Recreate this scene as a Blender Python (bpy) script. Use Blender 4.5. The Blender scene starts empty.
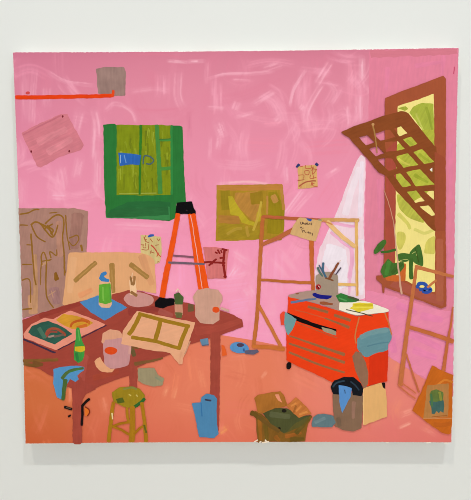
import bpy, bmesh, math, random
import numpy as np
from mathutils import noise as mnoise, Vector
from mathutils.geometry import tessellate_polygon

random.seed(7); rng = np.random.default_rng(7)
sc = bpy.context.scene
col = sc.collection

# ------------------------------------------------------------------ measures
CW, CH, CD = 1.8, 1.6259, 0.05        # canvas width, height, depth in metres
ZC = 1.5                              # height of the canvas centre
F = 480.0                             # focal length for a 471 x 500 frame
RX, RY, RZ = -0.055409, 0.0069215, 0.0087297
CAM = np.array([0.014875, -2.027957, ZC + 0.113669])

def rot(rx, ry, rz):
    cx, sx, cy, sy, cz, sz = math.cos(rx), math.sin(rx), math.cos(ry), math.sin(ry), math.cos(rz), math.sin(rz)
    X = np.array([[1,0,0],[0,cx,-sx],[0,sx,cx]]); Y = np.array([[cy,0,sy],[0,1,0],[-sy,0,cy]]); Z = np.array([[cz,-sz,0],[sz,cz,0],[0,0,1]])
    return Z @ Y @ X
M = rot(math.pi/2 + RX, RY, RZ)

def plane(px, py):
    """traced coordinates of the picture -> metres on the canvas face (x, z from canvas centre)"""
    px = np.asarray(px, float); py = np.asarray(py, float)
    d = np.stack([(px-235.5)/F, -(py-250.0)/F, -np.ones_like(px)], -1) @ M.T
    t = (-CD - CAM[1]) / d[..., 1]
    return CAM[0] + d[..., 0]*t, CAM[2] + d[..., 2]*t - ZC

# ------------------------------------------------------------------ materials
GAIN = 1.135
def lin(c):
    c = np.asarray(c, float)/255.0
    return np.where(c <= 0.04045, c/12.92, ((c+0.055)/1.055)**2.4)
def rgba(c, k=1.0):
    v = np.clip(lin(c)*GAIN*k, 0.0005, 0.95); return (float(v[0]), float(v[1]), float(v[2]), 1.0)

def principled(name, rough=0.6, spec=0.05):
    m = bpy.data.materials.new(name); m.use_nodes = True
    b = m.node_tree.nodes['Principled BSDF']
    b.inputs['Roughness'].default_value = rough
    b.inputs['Specular IOR Level'].default_value = spec
    return m, m.node_tree.nodes, m.node_tree.links, b

MATS = {}
def paint(c, ang=90, var=0.10):
    """one colour of paint with dragged bristle variation along ang degrees"""
    key = (tuple(c), ang, var)
    if key in MATS: return MATS[key]
    m, N, L, b = principled('paint_%d_%d_%d' % tuple(c), 0.6, 0.05)
    tc = N.new('ShaderNodeTexCoord'); mp = N.new('ShaderNodeMapping')
    mp.inputs['Rotation'].default_value = (0, math.radians(ang), 0)
    L.new(tc.outputs['Object'], mp.inputs['Vector'])
    mp2 = N.new('ShaderNodeMapping'); mp2.inputs['Scale'].default_value = (16, 16, 130)
    L.new(mp.outputs['Vector'], mp2.inputs['Vector'])
    n1 = N.new('ShaderNodeTexNoise'); n1.inputs['Scale'].default_value = 1.0; n1.inputs['Detail'].default_value = 3
    L.new(mp2.outputs['Vector'], n1.inputs['Vector'])
    n2 = N.new('ShaderNodeTexNoise'); n2.inputs['Scale'].default_value = 22; n2.inputs['Detail'].default_value = 2
    L.new(tc.outputs['Object'], n2.inputs['Vector'])
    ad = N.new('ShaderNodeMath'); ad.operation = 'ADD'
    L.new(n1.outputs['Fac'], ad.inputs[0]); L.new(n2.outputs['Fac'], ad.inputs[1])
    mr = N.new('ShaderNodeMapRange'); mr.inputs['From Min'].default_value = 0.65; mr.inputs['From Max'].default_value = 1.35
    L.new(ad.outputs[0], mr.inputs['Value'])
    mx = N.new('ShaderNodeMix'); mx.data_type = 'RGBA'
    a = rgba(c); v = var
    dark = tuple(x*(1-v) for x in a[:3]) + (1,)
    light = tuple(min(1, x*(1+v)) for x in a[:3]) + (1,)
    mx.inputs['A'].default_value = dark; mx.inputs['B'].default_value = light
    L.new(mr.outputs['Result'], mx.inputs['Factor'])
    L.new(mx.outputs['Result'], b.inputs['Base Color'])
    bp = N.new('ShaderNodeBump'); bp.inputs['Strength'].default_value = 0.12; bp.inputs['Distance'].default_value = 0.001
    L.new(n1.outputs['Fac'], bp.inputs['Height']); L.new(bp.outputs['Normal'], b.inputs['Normal'])
    MATS[key] = m
    return m

def field_paint(name):
    """broad brushed field: pigment laid in strokes, held on the mesh, with bristle ridges"""
    m, N, L, b = principled(name, 0.6, 0.05)
    at = N.new('ShaderNodeAttribute'); at.attribute_name = 'pigment'
    L.new(at.outputs['Color'], b.inputs['Base Color'])
    tc = N.new('ShaderNodeTexCoord'); mp = N.new('ShaderNodeMapping'); mp.inputs['Scale'].default_value = (170, 40, 30)
    L.new(tc.outputs['Object'], mp.inputs['Vector'])
    n1 = N.new('ShaderNodeTexNoise'); n1.inputs['Scale'].default_value = 1.0; n1.inputs['Detail'].default_value = 3
    L.new(mp.outputs['Vector'], n1.inputs['Vector'])
    bp = N.new('ShaderNodeBump'); bp.inputs['Strength'].default_value = 0.10; bp.inputs['Distance'].default_value = 0.001
    L.new(n1.outputs['Fac'], bp.inputs['Height']); L.new(bp.outputs['Normal'], b.inputs['Normal'])
    return m

# ------------------------------------------------------------------ tracing helpers
TILE = {}
for r, y0 in zip('ABCDE', (44, 138, 232, 326, 380)):
    for i in range(5): TILE[r+str(i)] = (i*94, y0, 471/94)
for n, (x, y, s) in {'K0':(0,40,120),'K1':(365,75,95),'K2':(335,115,60),'K3':(380,120,70),'K4':(365,225,90),'K5':(325,370,75),
      'K6':(280,280,70),'K7':(330,280,70),'K8':(300,250,50),'K9':(255,205,130),'K10':(290,210,50),'K11':(210,175,90),'K12':(285,155,50),
      'K14':(130,225,50),'K15':(90,100,120),'K16':(15,205,80),'K17':(15,255,80),'K18':(120,280,120),'K19':(20,305,90),'K20':(60,380,50),
      'K21':(245,380,80),'P':(0,0,471)}.items():
    TILE[n] = (x, y, 471/s)
TILE['K13'] = (150, 190, 4.17)
TILE['K22'] = (400, 360, 6.25)
def T(tile, *v):
    x0, y0, s = TILE[tile]
    return [(x0 + v[i]/s, y0 + v[i+1]/s) for i in range(0, len(v), 2)]

def catmull(pts, closed, step=0.8):
    p = [np.array(q, float) for q in pts]; n = len(p); out = []
    for i in range(n if closed else n-1):
        if closed: a, b, c, d = p[(i-1) % n], p[i], p[(i+1) % n], p[(i+2) % n]
        else: a, b, c, d = p[max(i-1, 0)], p[i], p[i+1], p[min(i+2, n-1)]
        k = max(1, int(np.linalg.norm(c-b)/step))
        for j in range(k):
            t = j/k
            out.append(0.5*((2*b) + (c-a)*t + (2*a-5*b+4*c-d)*t*t + (-a+3*b-3*c+d)*t**3))
    if not closed: out.append(p[-1])
    return out
def linear(pts, closed, step=0.9):
    p = [np.array(q, float) for q in pts]; n = len(p); out = []
    for i in range(n if closed else n-1):
        b, c = p[i], p[(i+1) % n]; k = max(1, int(np.linalg.norm(c-b)/step))
        out += [b+(c-b)*j/k for j in range(k)]
    if not closed: out.append(p[-1])
    return out
def soften(pts, closed, r=0.25):
    """cut each corner a little so that edges read as brushed"""
    p = [np.array(q, float) for q in pts]; n = len(p); out = []
    for i in range(n):
        if not closed and i in (0, n-1): out.append(p[i]); continue
        a, b, c = p[i-1], p[i], p[(i+1) % n]
        for q in (a, c):
            l = np.linalg.norm(q-b); 
            out.append(b + (q-b)*min(0.22, 0.45/max(l, 1e-6)))
    return out
def wobble(p, amp, seed):
    return p + 1.4*amp*np.array([mnoise.noise(Vector((p[0]*0.2, p[1]*0.2, seed))), mnoise.noise(Vector((p[0]*0.2, p[1]*0.2, seed+31.7)))])

ORDER = [0]
STEP = 0.000008
def next_height():
    ORDER[0] += 1
    return 0.0003 + ORDER[0]*STEP

class Part:
    """collects brush shapes and links them as ONE mesh"""
    def __init__(s): s.v = []; s.f = []; s.mi = []; s.mats = []
    def _m(s, c, ang, var):
        m = paint(c, ang, var)
        if m not in s.mats: s.mats.append(m)
        return s.mats.index(m)
    def _add(s, pts, h):
        a = np.array(pts); x, z = plane(a[:, 0], a[:, 1]); b = len(s.v)
        s.v += [(float(i), -CD-h, float(k)) for i, k in zip(x, z)]
        return b
    def _skirt(s, loop, m, h):
        b = len(s.v); n = len(loop)
        s.v += [(s.v[i][0], -CD-max(h-0.0012, 0.0001), s.v[i][2]) for i in loop]
        for i in range(n):
            j = (i+1) % n
            s.f.append((loop[i], loop[j], b+j, b+i)); s.mi.append(m)
    def poly(s, c, pts, smooth=False, amp=0.35, holes=(), ang=90, var=0.10, h=None):
        h = next_height() if h is None else h; m = s._m(c, ang, var); sd = random.random()*50
        loops = []
        for k, l in enumerate([pts] + list(holes)):
            d = catmull(l, True) if smooth and k == 0 else linear(soften(l, True), True)
            loops.append([wobble(q, amp, sd) for q in d])
        b = len(s.v); flat = []
        for l in loops: s._add(l, h); flat += l
        tris = tessellate_polygon([[Vector((q[0], q[1], 0)) for q in l] for l in loops])
        for t in tris:
            q = [flat[i] for i in t]
            ar = (q[1][0]-q[0][0])*(q[2][1]-q[0][1])-(q[2][0]-q[0][0])*(q[1][1]-q[0][1])
            if abs(ar) < 1e-7: continue
            t = tuple(b+i for i in t)
            s.f.append(t if ar < 0 else t[::-1]); s.mi.append(m)
        o = b
        for l in loops: s._skirt(list(range(o, o+len(l))), m, h); o += len(l)
        return s
    def stroke(s, c, pts, w, w2=None, smooth=True, amp=0.25, ang=None, var=0.10):
        h = next_height(); sd = random.random()*50
        if len(pts) > 2 and smooth: d = catmull(pts, False, 0.7)
        else: d = linear(pts, False, 0.7)
        d = [wobble(q, amp, sd) for q in d]
        if ang is None:
            q = np.array(pts[-1])-np.array(pts[0]); ang = -round(math.degrees(math.atan2(q[1], q[0]))/15)*15
        m = s._m(c, ang, var); n = len(d); L, R = [], []
        w2 = w if w2 is None else w2
        for i in range(n):
            t = d[min(i+1, n-1)]-d[max(i-1, 0)]; l = np.linalg.norm(t); t = t/l if l > 1e-6 else np.array([1., 0.])
            nn = np.array([-t[1], t[0]]); ww = (w+(w2-w)*i/max(1, n-1))/2
            ww *= 1+0.12*mnoise.noise(Vector((i*0.25, sd, 3)))
            if i == 0: L.append(d[i]-t*ww*0.35+nn*ww*0.55); R.append(d[i]-t*ww*0.35-nn*ww*0.55)
            L.append(d[i]+nn*ww); R.append(d[i]-nn*ww)
            if i == n-1: L.append(d[i]+t*ww*0.35+nn*ww*0.55); R.append(d[i]+t*ww*0.35-nn*ww*0.55)
        b = s._add(L+R, h); k = len(L)
        for i in range(k-1):
            s.f.append((b+i, b+i+1, b+k+i+1, b+k+i)); s.mi.append(m)
        return s
    def dot(s, c, p, rx, ry=None, a=0, amp=0.3):
        ry = ry or rx; ca, sa = math.cos(a), math.sin(a)
        pts = [(p[0]+rx*math.cos(t)*ca-ry*math.sin(t)*sa, p[1]+rx*math.cos(t)*sa+ry*math.sin(t)*ca) for t in np.linspace(0, 2*math.pi, 13)[:-1]]
        return s.poly(c, pts, True, amp)
    def build(s, name, parent, label=None):
        me = bpy.data.meshes.new(name); me.from_pydata(s.v, [], s.f)
        for m in s.mats: me.materials.append(m)
        me.polygons.foreach_set('material_index', s.mi); me.update()
        o = bpy.data.objects.new(name, me); col.objects.link(o); o.parent = parent
        if label: o['label'] = label
        return o

# ------------------------------------------------------------------ the room
def structure(name, verts, faces, mat):
    me = bpy.data.meshes.new(name); me.from_pydata(verts, [], faces); me.materials.append(mat)
    o = bpy.data.objects.new(name, me); col.objects.link(o); o['kind'] = 'structure'; return o
def plaster(name, c, k=1.0):
    m, N, L, b = principled(name, 0.8, 0.1)
    tc = N.new('ShaderNodeTexCoord')
    n1 = N.new('ShaderNodeTexNoise'); n1.inputs['Scale'].default_value = 1.3; n1.inputs['Detail'].default_value = 2
    L.new(tc.outputs['Object'], n1.inputs['Vector'])
    mx = N.new('ShaderNodeMix'); mx.data_type = 'RGBA'; a = rgba(c, k/GAIN)
    mx.inputs['A'].default_value = tuple(x*0.985 for x in a[:3])+(1,); mx.inputs['B'].default_value = a
    L.new(n1.outputs['Fac'], mx.inputs['Factor']); L.new(mx.outputs['Result'], b.inputs['Base Color'])
    n2 = N.new('ShaderNodeTexNoise'); n2.inputs['Scale'].default_value = 160; n2.inputs['Detail'].default_value = 2
    L.new(tc.outputs['Object'], n2.inputs['Vector'])
    bp = N.new('ShaderNodeBump'); bp.inputs['Strength'].default_value = 0.05; bp.inputs['Distance'].default_value = 0.001
    L.new(n2.outputs['Fac'], bp.inputs['Height']); L.new(bp.outputs['Normal'], b.inputs['Normal'])
    return m
def box(x0, x1, y0, y1, z0, z1):
    v = [(x, y, z) for z in (z0, z1) for y in (y0, y1) for x in (x0, x1)]
    f = [(0,2,3,1),(4,5,7,6),(0,1,5,4),(2,6,7,3),(0,4,6,2),(1,3,7,5)]
    return v, f
structure('wall_back', *box(-5, 5, 0.0, 0.15, 0, 5.0), plaster('white_plaster', (235, 236, 232)))
structure('floor', *box(-5, 5, -6, 0.15, -0.1, 0), plaster('pale_concrete', (203, 198, 188)))

# ------------------------------------------------------------------ the painting
painting = bpy.data.objects.new('painting', None); col.objects.link(painting)
painting.location = (0, 0, ZC); painting.empty_display_size = 0.2
painting['label'] = 'large unframed painting of a pink studio room hanging on the white wall'
painting['category'] = 'painting'

# stretched canvas: rounded box with slightly uneven edges
def canvas():
    n = 24; loop = []; bow = 0.0042            # the stretcher sides are drawn in a little by the cloth
    for k in range(4):
        for i in range(n):
            t = i/n; q = bow*4*t*(1-t); a = -1+2*t
            loop.append([(a*CW/2, CH/2-q), (CW/2-q, -a*CH/2), (-a*CW/2, -CH/2+q), (-CW/2+q, a*CH/2)][k])
    N4 = len(loop); v = []; f = []
    for sx, y in ((0.0016, -CD), (0.0, -CD+0.0016), (0.0, 0.0)):
        v += [(x-math.copysign(sx, x) if abs(x) > sx else x, y, z-math.copysign(sx, z) if abs(z) > sx else z) for x, z in loop]
    for r in range(2):
        for i in range(N4):
            j = (i+1) % N4; f.append((r*N4+i, (r+1)*N4+i, (r+1)*N4+j, r*N4+j))
    f.append(tuple(range(N4))); f.append(tuple(range(3*N4-1, 2*N4-1, -1)))
    me = bpy.data.meshes.new('stretched_canvas'); me.from_pydata(v, [], f); me.update()
    m, N, L, b = principled('primed_canvas', 0.8, 0.1)
    tc = N.new('ShaderNodeTexCoord'); n = N.new('ShaderNodeTexNoise'); n.inputs['Scale'].default_value = 9; n.inputs['Detail'].default_value = 4
    L.new(tc.outputs['Object'], n.inputs['Vector'])
    cr = N.new('ShaderNodeValToRGB'); cr.color_ramp.elements[0].position = 0.5; cr.color_ramp.elements[1].position = 0.72
    cr.color_ramp.elements[0].color = rgba((232, 228, 220)); cr.color_ramp.elements[1].color = rgba((226, 196, 194))
    L.new(n.outputs['Fac'], cr.inputs['Fac']); L.new(cr.outputs['Color'], b.inputs['Base Color'])
    n2 = N.new('ShaderNodeTexChecker'); n2.inputs['Scale'].default_value = 900; L.new(tc.outputs['Object'], n2.inputs['Vector'])
    bp = N.new('ShaderNodeBump'); bp.inputs['Strength'].default_value = 0.08; bp.inputs['Distance'].default_value = 0.0005
    L.new(n2.outputs['Fac'], bp.inputs['Height']); L.new(bp.outputs['Normal'], b.inputs['Normal'])
    me.materials.append(m)
    o = bpy.data.objects.new('stretched_canvas', me); col.objects.link(o); o.parent = painting
    return o
canvas()

def edge(p, q, t): return p + t*(q-p)
bowed = lambda t: 1.0*4*np.clip(t, 0, 1)*(1-np.clip(t, 0, 1))
def EL(y): t = (y-52.0)/391.8; return 12.7 + t*12.6 + bowed(t)
def ER(y): t = (y-47.5)/395.1; return 458.9 - t*7.3 - bowed(t)
def ETOP(x): t = (x-12.7)/446.2; return 52.0 - t*4.5 + bowed(t)
def EBOT(x): t = (x-25.3)/426.3; return 443.8 - t*1.2 - bowed(t)

# ---- broad fields of brushed pigment
def hairs(strokes):
    """break each broad stroke into the separate tracks its bristles leave"""
    out = []
    for pts, w, colr, al, br in strokes:
        P = np.array(catmull(pts, False, 3.0) if len(pts) > 2 else linear(pts, False, 3.0))
        out.append((pts, w*1.25, colr, al*0.42, br))
        t = np.gradient(P, axis=0) if len(P) > 1 else np.ones_like(P)
        t /= np.linalg.norm(t, axis=1, keepdims=True)+1e-9; nn = np.stack([-t[:, 1], t[:, 0]], 1)
        for _ in range(max(1, int(w/1.1))):
            o = random.uniform(-0.5, 0.5)*w; n = len(P); a = random.randint(0, max(0, n//3)); b = n-random.randint(0, max(0, n//3))
            if b-a < 2: a, b = 0, n
            q = P[a:b]+nn[a:b]*(o+0.5*math.sin(o*7))
            if len(q) >= 2: out.append(([tuple(k) for k in q[::max(1, len(q)//6)]] if len(q) > 8 else [tuple(k) for k in q], random.uniform(0.9, 1.7), colr, min(0.7, al*random.uniform(0.25, 0.85)), 0.2))
    return out
def field(name, ytop, ybot, base, strokes, nu, nv, parent, label, ragged_top=0.6, ragged_bot=0.6):
    u, v = np.meshgrid(np.linspace(0, 1, nu), np.linspace(0, 1, nv))
    y = np.full_like(u, 250.0)
    for _ in range(3):
        x = (EL(y)+0.15) + u*(ER(y)-EL(y)-0.3)
        yt, yb = ytop(x), ybot(x); y = yt + v*(yb-yt)
    nz = np.array([mnoise.noise(Vector((t*0.5, 0.3, 5))) + 0.6*mnoise.noise(Vector((t*1.7, 0.3, 9))) for t in np.linspace(0, 430, nu)])
    y[0] += np.abs(nz)*ragged_top; y[-1] -= np.abs(nz[::-1])*ragged_bot
    nz = np.array([mnoise.noise(Vector((t*0.5, 7.3, 5))) for t in np.linspace(0, 390, nv)])
    x[:, 0] += np.abs(nz)*0.5; x[:, -1] -= np.abs(nz[::-1])*0.5
    c = base(x, y)
    strokes = hairs(strokes)
    for (pts, w, colr, al, br) in strokes:
        P = np.array(catmull(pts, False, 2.0) if len(pts) > 2 else linear(pts, False, 2.0))
        lo, hi = P.min(0)-w, P.max(0)+w
        mk = (x > lo[0]) & (x < hi[0]) & (y > lo[1]) & (y < hi[1])
        if not mk.any(): continue
        X, Y = x[mk], y[mk]
        best = np.full(X.shape, 1e9); sgn = np.zeros(X.shape); along = np.zeros(X.shape)
        for i in range(len(P)-1):
            a, b = P[i], P[i+1]; d = b-a; l2 = d@d + 1e-9
            t = np.clip(((X-a[0])*d[0]+(Y-a[1])*d[1])/l2, 0, 1)
            ex, ey = X-a[0]-t*d[0], Y-a[1]-t*d[1]; dd = np.hypot(ex, ey)
            up = dd < best; best[up] = dd[up]
            sgn[up] = ((d[0]*ey-d[1]*ex)/math.sqrt(l2))[up]; along[up] = ((i+t)/(len(P)-1))[up]
        r = best/(w/2)
        a = np.clip(1.25-r, 0, 0.35)/0.35
        ph = rng.random(3)*6.28
        bris = 0.62+0.38*np.sin(sgn*2.6+ph[0])*np.sin(sgn*1.1+ph[1]+along*1.5)
        a = a*al*(1-br+br*bris)*np.clip(np.minimum(along, 1-along)*8+0.35, 0, 1)
        for k in range(3): c[k][mk] = c[k][mk]*(1-a)+colr[k]*a
    X, Z = plane(x, y); h = next_height()
    co = np.stack([X, np.full_like(X, -CD-h), Z], -1).reshape(-1, 3)
    idx = np.arange(nu*nv).reshape(nv, nu)
    q = np.stack([idx[1:, :-1], idx[1:, 1:], idx[:-1, 1:], idx[:-1, :-1]], -1).reshape(-1, 4)
    me = bpy.data.meshes.new(name)
    me.vertices.add(len(co)); me.vertices.foreach_set('co', co.ravel())
    me.loops.add(q.size); me.loops.foreach_set('vertex_index', q.ravel().astype(np.int32))
    me.polygons.add(len(q)); me.polygons.foreach_set('loop_start', np.arange(0, q.size, 4, dtype=np.int32))
    me.update(calc_edges=True); me.validate()
    at = me.color_attributes.new('pigment', 'FLOAT_COLOR', 'POINT')
    cc = np.stack([lin(np.clip(k, 0, 255))*GAIN for k in c] + [np.ones_like(c[0])], -1).reshape(-1)
    at.data.foreach_set('color', cc.astype(np.float32))
    me.materials.append(field_paint(name + '_paint'))
    o = bpy.data.objects.new(name, me); col.objects.link(o); o.parent = parent; o['label'] = label
    return o

def ramp(v, stops):
    xs = [s[0] for s in stops]
    return [np.interp(v, xs, [s[1][k] for s in stops]) for k in range(3)]

PL = (250, 190, 205)
def rand_strokes(n, box_, cols, al, wr, lr, angs):
    out = []
    for _ in range(n):
        x = random.uniform(box_[0], box_[2]); y = random.uniform(box_[1], box_[3]); a = math.radians(random.choice(angs)+random.uniform(-14, 14))
        l = random.uniform(*lr); b = random.uniform(-0.25, 0.25)
        p = [(x-l/2*math.cos(a), y-l/2*math.sin(a)), (x+b*l*math.sin(a), y-b*l*math.cos(a)), (x+l/2*math.cos(a), y+l/2*math.sin(a))]
        out.append((p, random.uniform(*wr), random.choice(cols), random.uniform(*al), 0.7))
    return out

def wall_base(x, y):
    c = ramp(y, [(48, (204, 119, 140)), (62, (212, 126, 147)), (90, (219, 133, 154)), (130, (224, 137, 160)), (180, (231, 142, 168)), (235, (237, 146, 176)), (300, (241, 152, 182)), (345, (241, 152, 186))])
    k = np.clip((140-x)/120, 0, 1)*np.clip((220-y)/100, 0, 1)      # deeper rose at upper left
    c[0] = c[0]-5*k; c[1] = c[1]-6*k; c[2] = c[2]-3*k
    return c
ws = rand_strokes(150, (15, 50, 370, 345), [(250, 175, 195), (222, 125, 150), (245, 160, 185)], (0.05, 0.20), (4, 14), (16, 60), (90, 90, 60, 0, 110))
ws += [(T('A0', 240,140, 330,190, 470,208), 3.0, PL, .45, .7), (T('A0', 175,120, 165,260, 160,400), 5, PL, .30, .9), (T('A0', 235,220, 235,320), 8, PL, .25, .9),
       (T('A0', 370,470, 400,340), 8, PL, .3, .9), (T('K0', 100,90, 110,330), 10, PL, .22, .9), (T('K0', 380,300, 370,471), 7, PL, .3, .9),
       (T('A1', 370,85, 470,92), 2.5, (250,205,215), .55, .4), (T('A1', 425,140, 420,260, 450,330), 7, PL, .3, .9), (T('A1', 130,300, 190,340, 210,390), 3, PL, .4, .5),
       (T('A1', 60,330, 100,300, 140,310), 4, PL, .3, .5), (T('A1', 0,330, 15,400, 20,470), 6, PL, .35, .8), (T('A1', 160,60, 300,40, 470,60), 6, (215,122,143), .4, .7),
       (T('A1', 200,330, 330,335, 460,320), 4, (220,125,148), .5, .6), (T('A1', 180,240, 300,225, 380,235), 5, PL, .18, .7),
       (T('A2', 0,88, 80,85), 3, (250,200,212), .55, .4), (T('A2', 95,175, 180,155, 330,150, 430,140), 2.4, PL, .5, .5), (T('A2', 225,180, 320,185), 2, PL, .4, .4),
       (T('A2', 330,300, 430,238), 5, PL, .45, .6), (T('A2', 240,368, 330,343), 3, PL, .5, .5), (T('A2', 235,330, 250,290), 7, PL, .4, .7), (T('A2', 150,395, 165,440, 175,471), 9, PL, .45, .8),
       (T('A2', 380,130, 470,100), 7, PL, .3, .8), (T('A2', 100,320, 180,325), 3, PL, .35, .6), (T('A2', 440,390, 471,360), 6, PL, .4, .7), (T('A2', 380,400, 471,400), 6, (245,160,180), .4, .8),
       (T('A2', 5,330, 8,471), 4, (205,110,135), .4, .5), (T('A2', 100,90, 95,200), 5, PL, .2, .8), (T('A2', 120,280, 300,240, 470,160), 14, (217,122,145), .25, .7),
       (T('A3', 40,305, 60,225, 120,130), 2.4, (250,200,212), .5, .3), (T('A3', 175,200, 240,95), 6, PL, .5, .7), (T('A3', 122,430, 128,330, 200,200), 5, PL, .4, .7),
       (T('A3', 225,190, 265,240, 245,300), 4, PL, .3, .6), (T('A3', 385,395, 385,260), 6, (250,195,210), .5, .7), (T('A3', 400,70, 402,180), 5, (250,205,215), .55, .5),
       (T('A3', 330,310, 335,405), 3, PL, .45, .6), (T('A3', 355,80, 360,330), 14, (243,160,180), .35, .9), (T('A3', 95,330, 110,310), 4, PL, .5, .5), (T('A3', 60,420, 200,400, 290,410), 10, (245,165,185), .35, .8),
       (T('B0', 300,150, 320,260), 10, PL, .25, .9), (T('B0', 400,100, 380,200), 8, PL, .35, .8), (T('B0', 262,290, 325,290), 7, (250,195,212), .45, .9), (T('B0', 120,200, 110,340), 8, PL, .2, .9),
       (T('B1', 20,60, 15,300), 8, PL, .3, .9), (T('B1', 100,440, 380,455), 7, PL, .3, .9),
       (T('B2', 150,60, 160,0), 5, PL, .4, .6), (T('B2', 108,110, 112,0), 3, PL, .35, .6), (T('B2', 150,230, 300,220, 400,232), 2.5, (250,205,200), .6, .3), (T('B2', 150,130, 300,140, 390,120), 8, PL, .2, .8),
       (T('B2', 240,20, 470,30), 16, (233,138,160), .3, .9), (T('B2', 400,170, 402,240), 4, PL, .25, .5),
       (T('B3', 15,385, 105,262), 4.5, (250,195,210), .5, .5), (T('B3', 50,385, 150,270), 4, PL, .4, .6), (T('B3', 220,195, 290,150), 4, PL, .5, .5), (T('B3', 18,145, 22,230), 4, (250,195,210), .5, .6),
       (T('B3', 200,340, 280,220), 14, (232,135,160), .35, .8), (T('B3', 100,60, 350,40), 16, (230,132,155), .35, .9), (T('B3', 60,150, 70,260, 90,270), 6, (245,150,185), .4, .8),
       (T('C2', 210,230, 250,165), 6, (252,200,218), .5, .7), (T('C2', 250,220, 305,200), 4, PL, .4, .6), (T('C2', 225,100, 300,150), 6, PL, .4, .7), (T('C2', 290,280, 320,330), 10, PL, .3, .8),
       (T('C2', 200,380, 310,360), 16, (245,165,200), .5, .8), (T('C2', 130,270, 300,250), 18, (248,170,200), .4, .8), (T('C2', 440,100, 430,330), 16, (245,165,195), .4, .8), (T('C2', 375,100, 370,230), 3, (250,195,212), .5, .3),
       (T('C3', 40,140, 100,40), 14, (248,165,190), .5, .8), (T('C3', 20,260, 130,280), 14, (248,165,195), .4, .8), (T('C1', 400,200, 390,300), 16, (250,165,195), .5, .8), (T('C1', 450,60, 460,320), 12, (248,160,195), .5, .8), (T('C1', 0,50, 230,60), 16, (245,150,180), .4, .8)]
def clusters(n, area, cols, al, seed):
    r = random.Random(seed); out = []
    for _ in range(n):
        cx, cy = r.uniform(area[0], area[2]), r.uniform(area[1], area[3]); a = math.radians(r.choice([90, 100, 65, 50, 10, -10, 120])); c = r.choice(cols); bend = r.uniform(-0.2, 0.2)
        for _ in range(r.randint(4, 8)):
            o, p, l = r.uniform(-7, 7), r.uniform(-8, 8), r.uniform(14, 34)
            mx, my = cx-o*math.sin(a)+p*math.cos(a), cy+o*math.cos(a)+p*math.sin(a)
            out.append(([(mx-l/2*math.cos(a), my-l/2*math.sin(a)), (mx+bend*l*math.sin(a), my-bend*l*math.cos(a)), (mx+l/2*math.cos(a), my+l/2*math.sin(a))], r.uniform(2, 5), c, r.uniform(*al), 0.6))
    return out
ws += clusters(60, (18, 55, 362, 335), [(248, 176, 196), (244, 166, 188), (218, 125, 148)], (0.08, 0.24), 11)
ws += clusters(9, (275, 55, 362, 150), [(248, 178, 198), (246, 172, 192)], (0.10, 0.24), 5)
YT = lambda x: np.interp(x, [0, 221, 252, 282, 330, 388, 424, 460], [334, 335, 340, 346, 352, 356, 378, 399])
field('pink_wall', lambda x: ETOP(x)+0.2, lambda x: YT(x)+1.5, wall_base, ws, 560, 380, painting, 'brushed pink paint of the studio wall', 0.8, 0)

def floor_base(x, y):
    c = ramp(x, [(25, (204, 105, 60)), (60, (207, 109, 66)), (90, (214, 112, 78)), (140, (222, 119, 90)), (215, (227, 124, 95)), (270, (225, 123, 92)), (320, (228, 128, 108)), (370, (228, 129, 116)), (450, (226, 126, 114))])
    k = np.clip((y-405)/35, 0, 1)
    for j, d in enumerate((-6, -12, -8)): c[j] = c[j]+d*k
    return c
fs = rand_strokes(70, (25, 345, 455, 440), [(238, 145, 112), (210, 105, 74), (232, 130, 104)], (0.08, 0.25), (4, 12), (12, 45), (90, 70, 110, 20))
fs += [(T('D0', 340,280, 350,380), 5, (240,150,105), .6, .6), (T('D0', 150,250, 200,440), 20, (206,110,66), .5, .6), (T('E0', 230,300, 260,400), 8, (240,140,100), .4, .8),
       (T('K20', 100,80, 100,210), 3, (235,135,110), .6, .5), (T('E0', 300,350, 330,430), 4, (245,180,130), .45, .6), (T('D1', 260,180, 380,150), 8, (228,118,90), .5, .6),
       (T('D1', 395,360, 410,310), 3, (248,185,140), .5, .6), (T('D1', 370,300, 350,350), 4, (245,170,130), .5, .6), (T('D1', 420,230, 400,360), 7, (236,135,100), .5, .8), (T('D1', 300,320, 260,420), 16, (218,110,82), .4, .8),
       (T('D1', 40,360, 60,440), 7, (240,150,120), .35, .8), (T('D2', 60,220, 80,310), 5, (240,150,112), .5, .8), (T('D2', 10,120, 30,300), 9, (236,135,100), .4, .8), (T('E2', 160,260, 190,240), 5, (240,170,90), .7, .5),
       (T('E2', 160,200, 165,280), 7, (238,130,110), .5, .6), (T('D2', 370,260, 390,230), 2.5, (246,180,150), .5, .5), (T('D2', 200,160, 330,150), 5, (234,140,112), .5, .6), (T('D2', 300,280, 180,250), 14, (220,115,88), .4, .8),
       (T('E2', 180,140, 330,150), 14, (228,120,100), .4, .8), (T('D3', 60,230, 200,300), 20, (236,135,110), .4, .8), (T('D3', 60,320, 230,400), 14, (230,125,108), .4, .8),
       (T('E4', 115,240, 170,215), 2.5, (250,190,165), .6, .4), (T('E4', 125,175, 190,150), 5, (245,165,145), .45, .7), (T('E4', 60,180, 100,300), 14, (226,118,112), .5, .8), (T('D4', 75,220, 110,180, 150,230), 12, (235,140,110), .5, .8),
       (T('E4', 50,250, 360,290), 8, (222,115,108), .4, .8), (T('E4', 230,240, 300,280), 3, (242,160,145), .4, .6)]
field('coral_floor', YT, lambda x: EBOT(x)-0.15, floor_base, fs, 520, 130, painting, 'brushed coral and orange paint of the studio floor', 0, 0.4)

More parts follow.
